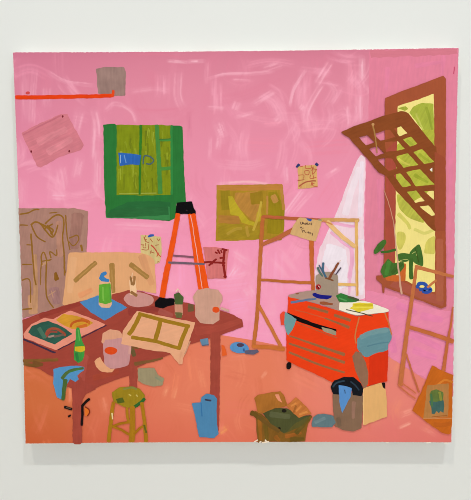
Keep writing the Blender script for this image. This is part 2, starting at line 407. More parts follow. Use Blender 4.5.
# ---- side wall, sunlight
p = Part()
p.poly((220, 126, 149), [(369.5,50), (380,49.6), (400,49.3), (430,48.9), (458,48.3), (457.3,90), (456,150), (455.2,200), (454.4,260), (453.6,330), (453,397), (440,389), (424,378.5), (405,367), (388,356.5), (365,352), (365,300), (364.5,240), (366.5,160), (368.5,110)], amp=0.5, ang=85, var=0.05)
p.poly((208, 118, 134), [(370,50.5), (400,49.8), (457.5,48.8), (457.4,54), (420,56), (371,57.5)], amp=0.8, ang=0, var=0.05)
p.poly((229, 134, 164), [(366,290), (384,294), (410,301), (440,310), (453.5,312), (452.8,396), (424,377.5), (388,356), (366,351.5)], amp=0.8, ang=30, var=0.06)
for a in (T('A4', 60,120, 50,230), T('A4', 200,110, 330,90), T('A4', 340,60, 330,150), T('B4', 372,30, 375,300), T('B4', 15,210, 18,400), T('C4', 20,120, 15,200), T('C4', 370,60, 372,200)):
    p.stroke((221, 126, 154), a, 5, 3, var=0.08)
for a in (T('C4', 110,370, 200,400), T('D4', 190,120, 300,160), T('C4', 230,420, 330,440), T('D4', 180,40, 320,110), T('D4', 80,60, 90,130)):
    p.stroke((228, 129, 168), a, 8, 6, var=0.08)
p.stroke((190, 70, 100), T('A4', 392,115, 390,150), 1.0)
p.build('pink_side_wall', painting, 'deeper pink paint of the side wall around the window')
p = Part()
p.poly((240, 205, 214), T('B3', 375,112, 395,85, 420,100, 415,260, 408,400) + T('C3', 412,60, 414,200, 415,330) + [(352,302), (338,296), (322,294), (311,292)] + T('C3', 165,200, 185,95, 215,25) + T('B3', 262,398, 295,318, 335,210), amp=0.5, ang=80, var=0.06)
p.poly((246, 222, 230), T('C3', 250,60, 320,90, 330,200, 325,270, 290,290, 235,190, 200,150, 225,60), amp=1.0, ang=70, var=0.06)
p.stroke((246, 215, 225), T('B3', 400,120, 395,300, 390,390), 4, 5)
p.stroke((243, 218, 226), T('C3', 395,40, 396,200, 395,310), 6, 5)
p.stroke((245, 216, 224), T('B3', 388,150, 350,260, 318,380), 6, 7, var=0.05)
p.build('sunlight_patch', painting, 'pale pink wedge of light on the wall')
p = Part()
p.stroke((234, 168, 196), T('C3', 243,0, 300,50, 345,82), 2.6)
p.stroke((234, 168, 196), T('C3', 348,75, 350,150, 338,230), 4)
p.stroke((236, 175, 200), T('C3', 340,225, 336,312), 2.6)
p.stroke((234, 168, 196), T('B3', 235,420, 330,440, 375,440), 3)
p.stroke((234, 165, 192), T('B3', 368,420, 372,471), 2.4)
p.build('frame_shadow', painting, 'pink shadow bands of the wooden frame')

# ---- yellow canvas on the wall
p = Part()
p.poly((166, 130, 36), T('K11', 35,52, 200,50, 380,48, 388,140, 390,250, 384,300, 375,342, 260,338, 150,343, 30,346, 34,200), var=0.12)
p.stroke((184, 124, 56), T('K11', 40,66, 200,68, 376,62), 5, 6)
p.poly((178, 126, 56), T('K11', 130,95, 250,85, 270,200, 250,250, 215,235, 165,185, 130,150), ang=60, var=0.16)
p.poly((146, 122, 28), T('K11', 55,85, 105,80, 112,180, 60,185), var=0.12)
p.poly((150, 118, 30), T('K11', 208,95, 275,85, 280,150, 215,155), var=0.12)
p.poly((146, 124, 24), T('K11', 305,90, 350,85, 390,180, 388,290, 355,310, 300,305), var=0.12)
p.poly((172, 118, 52), T('K11', 45,210, 155,215, 155,260, 45,250), ang=0, var=0.14)
p.poly((158, 130, 34), T('K11', 40,260, 160,255, 260,290, 255,335, 40,338), ang=20, var=0.16)
p.stroke((172, 140, 50), T('K11', 90,310, 130,285, 165,280), 3); p.stroke((176, 140, 52), T('K11', 190,270, 200,320), 3)
p.stroke((186, 134, 66), T('K11', 330,110, 345,140), 6); p.stroke((180, 128, 60), T('K11', 375,70, 385,180), 3)
p.poly((182, 160, 40), T('K11', 95,112, 118,112, 160,185, 205,240, 238,250, 235,270, 165,250, 150,215, 105,205), ang=45, var=0.12)
p.poly((186, 158, 42), T('K11', 243,205, 265,160, 272,240, 245,245), var=0.1)
p.stroke((190, 160, 60), T('K11', 225,290, 250,225, 268,140), 2.4)
p.stroke((186, 130, 64), T('K11', 300,110, 300,205), 2)
p.build('yellow_picture', painting, 'mustard abstract picture painted behind the wooden frame')

# ---- shelf, grey square, pink sheet
p = Part()
p.poly((150, 120, 112), T('A1', 10,122, 80,116, 150,117, 161,140, 158,258, 110,262, 20,250), var=0.16, amp=0.6)
p.build('grey_square', painting, 'grey square painted on the pink wall, end of the red shelf')
p = Part()
p.stroke((222, 62, 16), T('A0', 80,268, 250,266, 470,262) + T('A1', 95,258), 4.2, 3.8)
p.stroke((222, 70, 28), T('A1', 94,262, 97,234), 3, 2.6)
p.dot((205, 72, 70), T('A0', 139,246)[0], 2, 1.6)
p.build('red_shelf', painting, 'red orange shelf line at upper left')
p = Part()
p.poly((206, 120, 131), T('K0', 85,365, 155,328, 240,290, 264,291, 285,332, 310,375, 328,412, 318,432) + T('B0', 300,95, 205,148, 186,142, 120,5), var=0.10, ang=25)
p.stroke((196, 108, 122), T('K0', 92,372, 240,296), 1.6); p.stroke((212, 128, 138), T('K0', 150,400, 260,350), 8, 6, var=0.16)
p.stroke((214, 130, 140), T('K0', 190,440, 280,390), 8, 6, var=0.16)
q = Part(); sheet = p.build('pink_sheet', painting, 'dusty rose sheet of paper pinned on the wall')
for a in (T('A0', 315,362), T('B0', 157,67), T('B0', 347,67)):
    Part().dot((112, 28, 40), a[0], 0.9, 1.3).build('pin', sheet)

# ---- green window
p = Part()
p.poly((42, 114, 52), [(103.4,124.4), (115,123.8), (116,125), (180,125.6), (182.6,127), (183.8,166), (186,202), (176.5,203.5), (175.8,218), (169,221), (140,218.6), (106,217.4), (104.4,190)], var=0.09)
win = p.build('green_window', painting, 'green framed window painted on the pink wall')
p = Part()
p.poly((124, 136, 22), [(116.6,124.6), (135,125), (163,125), (171,125.4), (171.2,195), (140,195.4), (116.8,195)], var=0.16)
rs = random.Random(3)
for _ in range(46):
    x = rs.uniform(119, 169); y = rs.uniform(128, 185); l = rs.uniform(6, 16); k = rs.choice([-18, -10, 14, 24, 10])
    p.stroke((124+k, 136+k, 22+max(0, k)), [(x, y), (x+rs.uniform(-1, 1.5), y+l/2), (x+rs.uniform(-1, 2), min(194, y+l))], rs.uniform(1, 2.4), 0.8, var=0.1)
p.stroke((150, 160, 60), T('K15', 115,368, 260,366), 1.2)
p.build('window_panes', win, 'yellow green panes')
p = Part()
p.stroke((52, 118, 36), T('K15', 200,100, 197,240, 195,370), 2.8, 2)
p.stroke((70, 132, 58), T('K15', 262,100, 270,230, 276,365), 4, 4.6)
p.stroke((70, 136, 56), T('K15', 262,160, 320,158), 1.8); p.stroke((70, 136, 56), T('K15', 265,272, 322,266), 3.2)
p.stroke((60, 110, 50), T('K15', 270,155, 318,152), 0.9)
p.stroke((50, 130, 62), T('K15', 320,100, 322,370), 2.4)
p.build('glazing_bars', win, 'mid green bars')
p = Part()
p.poly((40, 102, 54), T('B1', 62,398, 82,362, 150,330, 172,318, 320,316, 384,322, 380,412, 300,408, 180,395), smooth=False, var=0.1, ang=0)
p.poly((56, 126, 70), T('B1', 58,400, 180,352, 380,345, 382,412, 300,410, 200,404), ang=0, var=0.1)
p.poly((42, 100, 54), T('B1', 68,378, 150,352, 370,345, 376,385, 200,395, 70,398), ang=0, var=0.12)
p.build('window_sill', win, 'dark green sill')
p = Part()
p.poly((44, 96, 172), T('B1', 120,72, 180,78, 236,86, 228,135, 180,132, 130,140), var=0.16)
p.stroke((150, 175, 205), T('B1', 135,85, 132,125), 0.7); p.stroke((110, 150, 200), T('B1', 152,85, 160,125), 0.9)
p.stroke((70, 96, 104), T('B1', 246,130, 252,92, 278,92, 299,112, 284,130, 262,128), 1.3)
p.build('blue_bucket', painting, 'blue bucket shape hanging in the green window')

# ---- sketches taped on the wall
p = Part()
p.poly((205, 182, 124), T('K14', 100,92, 200,100, 290,110, 298,250, 284,350, 230,372, 160,320, 100,270), var=0.14)
s_ = p.build('green_sketch', painting, 'pale green sketch with red lines, behind the ladder')
p = Part()
for a in (T('K14', 130,110, 150,150), T('K14', 150,100, 135,130, 160,140), T('K14', 190,130, 215,160), T('K14', 255,130, 270,150, 280,130), T('K14', 110,230, 170,232, 172,180), T('K14', 125,180, 125,215, 150,215), T('K14', 190,250, 230,265),
          T('K14', 240,190, 270,185), T('K14', 200,240, 195,270), T('K14', 140,150, 180,170), T('K14', 255,350, 275,345), T('K14', 105,185, 130,190), T('K14', 150,170, 150,200)):
    p.stroke((172, 100, 62), a, 0.8)
p.stroke((196, 80, 60), T('K14', 200,190, 235,225, 265,270, 290,300), 1.4, 1); p.stroke((196, 80, 60), T('K14', 255,295, 270,260), 0.9)
p.build('sketch_lines', s_, 'rust red lines')
Part().poly((52, 90, 165), T('K14', 165,102, 190,88, 226,86, 228,108, 175,118)).build('tape', s_, 'blue tape')

p = Part()
p.poly((210, 164, 100), T('K12', 118,112, 200,98, 296,96, 298,150, 304,220, 310,300, 220,312, 118,320, 125,220), var=0.14)
s_ = p.build('tan_sketch', painting, 'tan sketch held by two navy tapes')
p = Part()
for a in (T('K12', 192,98, 195,125, 245,125, 250,98), T('K12', 185,150, 225,150, 220,185, 190,180, 185,152), T('K12', 125,190, 175,190, 175,220), T('K12', 125,245, 180,230), T('K12', 250,150, 265,110, 260,180, 295,140),
          T('K12', 240,190, 240,225, 295,210), T('K12', 265,195, 265,225), T('K12', 245,290, 255,255, 265,290, 305,300), T('K12', 150,275, 150,310), T('K12', 145,110, 170,105), T('K12', 270,130, 300,140), T('K12', 250,275, 275,265)):
    p.stroke((186, 96, 66), a, 0.8)
p.stroke((170, 88, 62), T('K12', 130,295, 190,258, 240,245, 290,245), 1.3)
p.stroke((176, 96, 66), T('K12', 120,240, 180,232), 0.8)
p.build('sketch_lines', s_, 'rust lines')
for a in (T('K12', 98,112, 125,78, 146,93, 112,122), T('K12', 282,90, 300,70, 320,92, 302,108)):
    Part().poly((48, 58, 108), a).build('tape', s_, 'navy tape')

p = Part()
p.poly((208, 114, 112), T('C2', 76,76, 140,76, 205,86, 196,160, 192,234, 140,232, 98,234, 90,160), var=0.12)
s_ = p.build('rose_sketch', painting, 'rose sketch with dark red branch, right of the ladder')
p = Part()
D = (136, 34, 30)
for a, w in ((T('C2', 82,152, 110,150, 150,153, 186,156), 2), (T('C2', 184,90, 178,150, 182,195, 189,226), 2.4), (T('C2', 105,168, 142,135), 2), (T('C2', 148,88, 160,108), 1.8), (T('C2', 136,100, 148,106), 1.8), (T('C2', 165,92, 170,105), 1.5),
             (T('C2', 170,85, 196,92), 2), (T('C2', 160,130, 180,128), 2), (T('C2', 112,148, 122,160), 2), (T('C2', 172,165, 186,168), 1.8), (T('C2', 180,222, 192,226), 2)):
    p.stroke(D, a, w)
p.build('branch_drawing', s_, 'dark red branch marks')

# ---- large mauve panel
p = Part()
p.poly((168, 124, 110), [(18.6,208.4), (40,208), (71,208.4), (74,208), (88.3,211), (87.6,230), (86.5,256), (78,285), (70,302), (62,306.5), (40,313), (22.6,319), (21,262)], var=0.10, ang=80, amp=0.5)
p.stroke((160, 116, 112), T('K17', 230,200, 250,280), 10, 8, var=0.2); p.stroke((178, 128, 108), T('K16', 260,100, 265,300), 6, 6, var=0.2)
p.stroke((158, 112, 100), T('K16', 370,60, 350,250), 12, 10, var=0.16)
p.stroke((184, 136, 100), T('K17', 118,0, 122,180, 120,340), 4, 5, var=0.2); p.stroke((190, 140, 104), T('K17', 90,240, 100,340), 5, 6, var=0.2)
p.stroke((190, 142, 108), T('K17', 160,60, 195,35), 2); p.stroke((186, 140, 110), T('K17', 195,240, 240,210), 1); p.stroke((184, 138, 108), T('K17', 215,210, 225,250), 0.9)
panel = p.build('mauve_panel', painting, 'mauve panel with olive scribbles at the left edge')
p = Part(); O = (142, 98, 36)
for a, w in ((T('K16', 28,55, 80,45, 115,28, 145,28), 1.6), (T('K16', 32,118, 75,118), 1.4), (T('K16', 95,118, 118,100, 150,110, 180,150, 218,188, 240,165, 252,118), 1.8), (T('K16', 98,120, 130,185, 180,218), 1.6),
             (T('K16', 178,110, 230,65, 268,60, 288,90, 282,200, 290,300, 296,400), 1.7), (T('K16', 298,60, 308,180, 325,265), 1.4), (T('K16', 320,195, 365,178, 376,205, 345,240, 318,215), 1.3), (T('K16', 95,170, 105,300, 115,420, 125,471), 1.7),
             (T('K16', 70,235, 100,235), 1.4), (T('K16', 45,350, 100,350), 1.4), (T('K16', 160,350, 155,300, 172,278, 190,325, 215,320), 1.5), (T('K16', 212,312, 207,275, 245,297, 245,262), 1.5),
             (T('K16', 155,350, 150,471), 1.2), (T('K16', 187,330, 182,471), 1.3), (T('K16', 150,110, 200,140, 222,180), 2.2), (T('K16', 170,140, 222,112), 1.8), (T('K16', 190,120, 225,150, 210,170), 1.8), (T('K16', 160,330, 215,322), 1.2),
             (T('K17', 40,148, 88,150, 92,280), 1.4), (T('K17', 45,320, 100,315), 1.7), (T('K17', 185,60, 186,235, 228,312), 1.6), (T('K17', 290,0, 292,120), 1.8), (T('K16', 390,235, 396,270), 2.4), (T('K16', 205,48, 250,42), 1.1)):
    p.stroke(O, a, w, w*0.8)
p.poly((134, 88, 30), T('K16', 232,400, 244,392, 262,436, 240,450, 232,440))
p.build('olive_scribbles', panel, 'olive brown brushed scribbles')

# ---- tan board leaning on the wall behind the table
p = Part()
p.poly((221, 162, 114), [(68.6,254.5), (70,252.4), (94,252.4), (120,252), (142,253), (150,256), (154.6,260), (156.4,293.6), (138,290), (120,293.4), (94,300), (78,302), (66,306.4), (62.4,304.4), (65,285)], var=0.05, amp=0.3)
p.stroke((222, 150, 104), T('C0', 400,320, 460,290), 6, 5); p.stroke((212, 150, 106), T('C1', 240,120, 290,260), 8, 6); p.stroke((224, 168, 122), T('C0', 370,130, 350,300), 7, 6, var=0.06)
board = p.build('tan_board', painting, 'tan board leaning behind the table')
for a, w in ((T('C0', 375,245) + [(96, 262.4)], 4.6), (T('C1', 90,160, 92,230, 94,300), 5.4), (T('C1', 183,162, 270,228), 5)):
    p = Part(); p.stroke((164, 122, 64), a, w); p.stroke((178, 134, 76), [((a[0][0]*.8+a[-1][0]*.2), (a[0][1]*.8+a[-1][1]*.2)), a[-1]], 1.2)
    p.build('brown_bar', board, 'brown bar across the board')

# ---- wooden frame in the middle
p = Part(); Wd = (186, 104, 52)
p.stroke(Wd, T('K9', 28,42, 21,160, 15,270, 9,380) + [(253.6, 347)], 3.8, 4, var=0.14)
frame = p.build('wooden_frame', painting, 'upright wooden frame standing beyond the red tool chest')
p = Part(); p.stroke((178, 92, 54), T('K9', 28,42, 130,48, 245,55), 3.2); p.build('rail', frame, 'brown top rail')
p = Part(); p.stroke((206, 152, 92), T('K9', 240,53, 375,55), 3.6); p.build('rail', frame, 'tan top rail in the light')
p = Part(); p.stroke((184, 102, 48), T('K9', 12,270, 110,277, 205,282), 2.6, 3); p.build('rail', frame, 'orange middle rail')
p = Part(); p.stroke((226, 178, 104), T('K9', 298,287, 372,289), 3, 2.6); p.build('rail', frame, 'pale middle rail in the light')
p = Part(); p.stroke((190, 98, 46), T('K9', 204,128, 206,220, 211,310), 4.8, 3.6); p.build('post', frame, 'darker middle post')
p = Part(); p.stroke((222, 172, 100), T('K9', 367,56, 368,200, 370,328), 3, 2.6); p.stroke((205, 145, 75), T('K9', 372,150, 371,325), 1); p.build('post', frame, 'pale right post in the light')
p = Part(); p.stroke((180, 98, 58), T('K9', 24,144, 90,115, 152,82), 3.6, 5); p.build('brace', frame, 'brown upper brace')
p = Part(); p.stroke((226, 180, 120), T('K9', 262,60, 310,110, 362,150), 4.6, 4); p.stroke((205, 130, 80), T('K9', 246,58, 280,70), 1.4); p.build('brace', frame, 'pale upper brace in the light')
p = Part(); p.stroke((196, 112, 58), T('C2', 355,368, 410,470) + T('D2', 465,103), 3.2, 3.6); p.build('brace', frame, 'lower brace')
p = Part(); p.stroke((196, 108, 50), [(253, 346.4), (268, 347), (284, 349)], 4, 4); p.build('rail', frame, 'bottom rail')

# ---- taped note on the frame
p = Part()
p.poly((208, 166, 112), T('K10', 92,68, 180,84, 298,98, 292,140, 262,225, 240,294, 180,285, 90,255, 0,226, 30,150, 60,95), var=0.08, ang=70)
note = p.build('paper_note', painting, 'tan paper note with dark handwriting taped on the frame')
p = Part(); I = (92, 66, 52)
for a in (T('K10', 100,112, 100,132, 112,135, 116,112), T('K10', 124,114, 120,136, 130,122, 138,136), T('K10', 148,120, 140,132, 150,138, 154,122), T('K10', 160,114, 158,138, 170,124, 164,132, 176,140), T('K10', 190,122, 180,134, 196,132), T('K10', 200,120, 202,142),
          T('K10', 98,160, 102,172), T('K10', 112,158, 104,166, 122,172, 130,168),
          T('K10', 104,186, 138,196), T('K10', 122,192, 116,210), T('K10', 130,206, 138,202, 146,212), T('K10', 160,206, 158,216, 170,214), T('K10', 174,204, 176,222, 184,212), T('K10', 192,212, 186,226, 200,222), T('K10', 206,216, 212,226, 206,242)):
    p.stroke(I, a, 0.75, 0.6, amp=0.1)
p.build('handwriting', note, 'three short lines of dark handwriting')
Part().poly((50, 84, 160), T('K10', 150,76, 200,84, 208,92, 196,112, 168,100)).build('tape', note, 'blue tape')
Part().stroke((150, 145, 110), T('K10', 262,92, 296,96), 1.2).build('tape', note, 'greenish tape at the corner')

# ---- stepladder
ORG = (232, 82, 20)
p = Part(); p.poly((12, 10, 12), T('K13', 112,52, 150,49, 176,47, 183,77, 192,87, 189,103, 140,100, 106,99), var=0.1)
p.stroke((60, 40, 45), T('K13', 150,84, 156,88), 0.8)
lad = p.build('orange_stepladder', painting, 'orange stepladder with black cap standing behind the table')
p = Part(); p.stroke(ORG, T('K13', 117,100, 95,220, 62,380, 52,445), 5.0, 6.0, amp=0.2); p.build('ladder_leg', lad)
p = Part(); p.stroke(ORG, T('K13', 165,102, 188,270, 209,412), 3.0, 3.8, amp=0.2); p.build('ladder_leg', lad)
p = Part(); p.stroke(ORG, T('K13', 180,102, 205,250, 233,412), 4.6, 6.4, amp=0.2); p.stroke((246, 170, 165), T('K13', 170,105, 195,260, 218,410), 0.7); p.build('ladder_leg', lad)
for a, w, c in ((T('K13', 97,273, 182,280), 1.9, (130, 84, 98)), (T('K13', 78,302, 150,305, 226,309), 2.1, (110, 92, 104))):
    p = Part(); p.stroke(c, a, w, smooth=False, amp=0.1); p.build('ladder_rung', lad, 'grey rung')

# ---- table
TB = (158, 67, 54)
p = Part()
p.poly(TB, [(22.6,319.6), (40,313.6), (62,306.2), (80,301), (100,297), (122,292), (128,290), (142,291.5), (156,296), (172,300), (188,303), (205,307), (221,310.5), (234,315), (242,319.5), (243.4,326.5), (234,330), (221,335), (210,338.5), (190,344), (171,354),
            (150,362), (136,368), (130,375), (112,381), (94,388.5), (87,393), (66,386), (60,379), (50,375), (40,369), (23.8,363)], amp=0.3, ang=20, var=0.07)
p.stroke((166, 72, 58), T('K18', 300,200, 380,190, 471,160), 9, 5, var=0.1); p.stroke((146, 58, 50), T('C1', 180,400, 320,385), 8, 6, var=0.1)
p.stroke((168, 76, 64), T('D0', 420,150, 400,300), 10, 8, var=0.1); p.stroke((148, 58, 48), T('C0', 200,420, 400,360), 5, 4, var=0.1)
p.stroke((162, 68, 50), T('D1', 0,260, 120,225), 6, 6); p.stroke((164, 80, 70), T('C1', 330,395, 390,420), 6, 5)
table = p.build('maroon_table', painting, 'long maroon work table crowded with studio things')
for a, w1, w2 in (([(77.6, 378), (77.6, 410), (77.4, 442.6)], 10, 9), ([(133.4, 346), (133.6, 370), (133.2, 388)], 7.4, 7.8), ([(215.6, 334), (215.2, 380), (214.6, 396)], 10, 9.4)):
    p = Part(); p.stroke((160, 70, 56), a, w1, w2, amp=0.2)
    if a[0][0] > 200: p.stroke((158, 68, 56), [(216, 388), (216.4, 410), (216.2, 430)], 7, 5)
    if a[0][0] < 100: p.poly((158, 68, 56), [(72,376), (92,384), (96,389), (86,394), (82.6,400), (82,406), (73.4,406), (72,390)], amp=0.2)
    p.build('table_leg', table)
p = Part()
p.stroke((124, 84, 48), T('D1', 206,190, 280,176, 345,160), 4, 1.6); p.stroke((104, 84, 50), T('D1', 188,108, 202,148), 5, 4); p.stroke((118, 80, 44), T('D1', 185,105, 225,110), 2)
p.build('table_underside', table, 'olive shading under the tabletop')
p = Part()
p.stroke((128, 86, 42), T('K19', 20,292, 90,290, 198,286), 3.4, 3, var=0.2); p.stroke((120, 82, 40), T('K19', 24,305, 80,318, 118,312), 4, 2, var=0.2); p.stroke((120, 78, 40), T('K19', 70,300, 120,310), 4, 3)
p.build('olive_smear', table, 'olive paint smear')
p = Part(); p.poly((108, 84, 54), T('C2', 0,358, 30,362, 30,395, 0,400)); p.build('olive_smear', table, 'olive dab by the pink bucket')

# ---- things on the table
p = Part(); p.poly((74, 130, 182), [(79.6,302), (98,295.4), (114,300), (127.4,307.6), (116,314), (105,320.4), (92,313)], var=0.06)
p.build('blue_sheet', painting, 'blue square sheet under the green can')
p = Part(); p.poly((222, 172, 132), T('C1', 30,236, 72,234, 86,258, 90,362, 80,380, 40,378, 24,362, 26,262), var=0.08)
can = p.build('green_can', painting, 'green spray can with blue nozzle on the blue sheet')
p = Part(); p.poly((94, 164, 52), T('C1', 27,262, 84,256, 90,350, 60,362, 24,352), var=0.12); p.stroke((120, 180, 70), T('C1', 45,275, 48,345), 1.6); p.stroke((80, 150, 60), T('C1', 80,275, 84,340), 1.4); p.build('can_label', can, 'green band')
p = Part(); p.poly((58, 120, 178), T('C1', 24,232, 36,206, 58,196, 66,204, 64,214, 48,222, 58,232, 76,238, 74,250, 36,246)); p.build('nozzle', can, 'blue nozzle')

p = Part(); p.poly((226, 142, 120), T('K19', 18,152, 60,100, 130,66, 176,74, 215,50, 265,28, 312,46, 380,72, 445,100, 440,108, 330,160, 190,236, 110,205, 25,172), var=0.07, ang=20)
book = p.build('open_book', painting, 'open picture book lying on the left of the table')
p = Part(); p.poly((46, 88, 74), T('K19', 42,142, 65,110, 110,92, 150,82, 220,112, 276,150, 245,168, 182,206, 120,182, 60,156), var=0.14, ang=20)
p.stroke((156, 74, 52), T('K19', 132,170, 150,132, 190,124, 232,150, 235,160), 2.6); p.stroke((150, 70, 56), T('K19', 140,165, 160,140, 195,140), 2); p.stroke((160, 130, 120), T('K19', 150,165, 180,160), 2); p.stroke((70, 110, 90), T('K19', 100,120, 130,170), 4); p.stroke((110, 90, 80), T('K19', 180,165, 230,155), 2)
p.build('book_picture', book, 'dark green picture with a red curl')
p = Part(); p.poly((206, 146, 46), T('K19', 188,76, 230,45, 300,56, 340,70, 386,92, 350,116, 275,126, 205,92), var=0.12, ang=20)
p.stroke((190, 90, 34), T('K19', 265,112, 280,90, 330,80, 356,90), 2.4); p.stroke((200, 104, 40), T('K19', 300,118, 350,104), 3); p.stroke((196, 100, 36), T('K19', 320,70, 360,82, 362,100), 1.6)
p.build('book_picture', book, 'yellow picture with orange marks')
p = Part(); p.stroke((62, 44, 64), T('K19', 20,178, 100,212, 170,244, 186,246), 1.8); p.stroke((70, 44, 60), T('K19', 200,234, 320,172, 452,106), 1.1); p.build('book_cover', book, 'dark edge of the book cover')

p = Part(); p.poly((62, 146, 62), T('K19', 294,122, 302,114, 312,120, 318,150, 326,185, 340,215, 338,262, 328,288, 306,302, 284,285, 284,225, 292,175), var=0.12)
b_ = p.build('green_bottle', painting, 'small green bottle with yellow label in front of the book')
p = Part(); p.poly((206, 176, 40), T('K19', 287,216, 340,214, 342,236, 316,246, 288,240)); p.build('bottle_label', b_, 'yellow label')
p = Part(); p.stroke((96, 164, 78), T('K19', 306,130, 312,185), 1.2); p.build('neck_highlight', b_, 'lighter green streak')
p = Part(); p.stroke((48, 122, 60), T('K19', 296,250, 305,292), 3); p.build('bottle_shade', b_, 'darker green streak')

p = Part(); p.poly((82, 142, 190), T('D0', 268,216, 300,205, 380,197, 424,206, 422,220, 386,248, 397,266, 380,280, 352,265, 338,288, 330,330, 318,370, 286,356, 276,320, 268,285), var=0.06)
r_ = p.build('blue_rag', painting, 'blue rag with green stripes hanging over the table edge')
p = Part(); p.stroke((78, 104, 54), T('D0', 312,262, 350,225, 418,210), 3.6, 2.4); p.stroke((74, 100, 50), T('D0', 328,268, 322,320, 316,368), 4.6, 3.4); p.stroke((66, 118, 62), T('D0', 350,230, 400,214), 1.2); p.build('green_stripe', r_, 'green stripes')

p = Part(); p.poly((196, 140, 140), T('D1', 46,60, 110,56, 180,50, 186,110, 182,160, 172,196, 130,210, 80,212, 55,204, 48,130), var=0.08)
c_ = p.build('paint_can', painting, 'large mauve paint can with red oval on the table')
p = Part(); p.poly((218, 156, 124), T('D1', 38,78, 44,36, 84,15, 130,24, 142,40, 140,58, 90,66, 56,68, 52,82, 42,88), var=0.07); p.build('can_lid', c_, 'peach lid')
p = Part(); p.poly((226, 160, 118), [(94.5,361), (97,358.4), (100.4,357), (103,361.6), (106.5,366), (110.5,368.6), (115,368.2), (112,371.8), (107,372.4), (103,371.8), (99,369.6), (96.2,366.4)], var=0.07); p.build('lid', c_, 'peach disc leaning at the base')
p = Part(); p.dot((214, 72, 26), T('D1', 85,123)[0], 6.4, 3.9); p.build('label_oval', c_, 'red oval'); 
p = Part(); p.stroke((206, 150, 140), T('D1', 165,40, 180,90, 178,140), 4, 2); p.build('can_side', c_)

p = Part(); p.poly((198, 140, 132), T('C1', 150,335, 165,312, 200,302, 255,308, 298,330, 294,356, 262,372, 215,376, 170,362), True, var=0.07)
d_ = p.build('brush_dish', painting, 'dusty pink dish holding a brush on the table')
p = Part(); p.poly((234, 188, 146), T('C1', 176,242, 186,234, 210,238, 214,300, 206,318, 182,314)); p.stroke((150, 106, 62), T('C1', 184,224, 190,262), 2.2); p.stroke((160, 112, 66), T('C1', 204,222, 200,260), 2.4); p.stroke((150, 104, 60), T('C1', 186,300, 216,318), 3); p.stroke((150,106,62), T('C1', 188,258, 202,262), 3)
p.stroke((236, 190, 150), T('C1', 190,226, 194,205), 1); p.build('brush', d_, 'cream brush with brown tip')

p = Part(); p.poly((14, 12, 14), T('C1', 303,352, 328,326, 360,332, 402,333, 408,364, 370,372, 345,382, 308,374), var=0.12); p.build('black_lump', painting, 'black object beside the cactus on the table')
p = Part(); p.poly((198, 138, 112), T('C1', 404,350, 444,352, 446,418, 406,416))
ca = p.build('cactus_pot', painting, 'small potted cactus on the table before the ladder')
p = Part(); p.poly((74, 94, 48), T('C1', 400,312, 424,302, 448,325, 444,362, 408,362), var=0.14); p.build('cactus', ca, 'dark green cactus')
p = Part(); p.poly((106, 100, 58), T('C1', 406,400, 444,404, 440,432, 412,428)); p.build('pot_base', ca, 'olive pot base')
p = Part(); p.stroke((236, 200, 180), T('C1', 412,298, 422,284), 1.4); p.stroke((236, 190, 180), T('C1', 424,286, 432,304), 1.2); p.build('spines', ca, 'pale spines')

p = Part(); p.poly((200, 152, 132), T('C2', 46,290, 92,280, 152,290, 172,318, 172,345, 160,365, 158,440, 125,462, 62,456, 38,425, 34,360, 24,325), var=0.09)
b_ = p.build('pink_bucket', painting, 'beige pink bucket with orange dot below the ladder')
p = Part(); p.dot((218, 78, 30), T('C2', 140,389)[0], 3.6, 3.1); p.build('orange_dot', b_, 'orange dot')
p = Part(); p.stroke((205, 160, 145), T('C2', 166,382, 204,394), 2.4); p.build('handle', b_)

p = Part(); p.poly((226, 164, 126), T('K18', 66,120, 160,140, 296,166, 285,200, 270,245, 255,290, 236,332, 215,310, 196,285, 120,275, 45,258, 6,250, 12,200), var=0.06, ang=15)
pr = p.build('print_cloth', painting, 'peach print with olive frame lying on the table')
p = Part(); G = (156, 116, 30)
for a, w in ((T('K18', 74,132, 170,158, 272,182), 3.8), (T('K18', 80,136, 60,175, 36,214), 4.2), (T('K18', 46,224, 140,240, 236,268), 3.6), (T('K18', 266,180, 248,220, 232,266), 4.2), (T('K18', 160,158, 150,200, 138,240), 4.4)):
    p.stroke(G, a, w, smooth=False)
p.build('olive_grid', pr, 'olive frame lines')
p = Part(); p.stroke((202, 148, 118), T('K18', 255,290, 275,240), 1.2); p.stroke((224, 160, 124), T('D1', 432,186, 440,130), 5, 3); p.build('fold', pr)

# ---- floor things on the left
p = Part(); p.poly((154, 140, 108), T('D1', 220,212, 262,210, 302,208, 322,244, 352,264, 344,296, 302,302, 250,290, 220,272), var=0.08); p.stroke((140, 140, 112), T('D1', 310,255, 342,275), 2.4, 2); p.build('grey_rag', painting, 'grey green rag lying on the coral floor behind the stool')
p = Part(); p.poly((98, 132, 160), T('D2', 58,68, 100,58, 104,96, 70,100), var=0.12); p.stroke((90, 90, 110), T('D2', 72,96, 104,94), 1); p.build('blue_block', painting, 'small blue block in the gap below the tabletop')
p = Part(); p.poly((224, 94, 40), T('D2', 168,94, 182,98, 196,144, 172,152), var=0.08); p.build('orange_wedge', painting, 'orange wedge by the table leg')
p = Part(); p.dot((84, 138, 188), T('D2', 258,108)[0], 9.6, 5.4, 0.1)
tr = p.build('blue_tape_roll', painting, 'blue tape roll on the floor under the wooden frame')
p = Part(); p.dot((78, 62, 82), T('D2', 262,94)[0], 3.8, 2.1); p.stroke((50, 90, 150), T('D2', 278,112, 280,126), 1.6); p.build('roll_hole', tr, 'dark hole')
p = Part(); p.poly((92, 88, 108), T('D2', 282,122, 348,117, 356,130, 330,144, 286,138)); p.build('tape_end', tr, 'grey loose end')

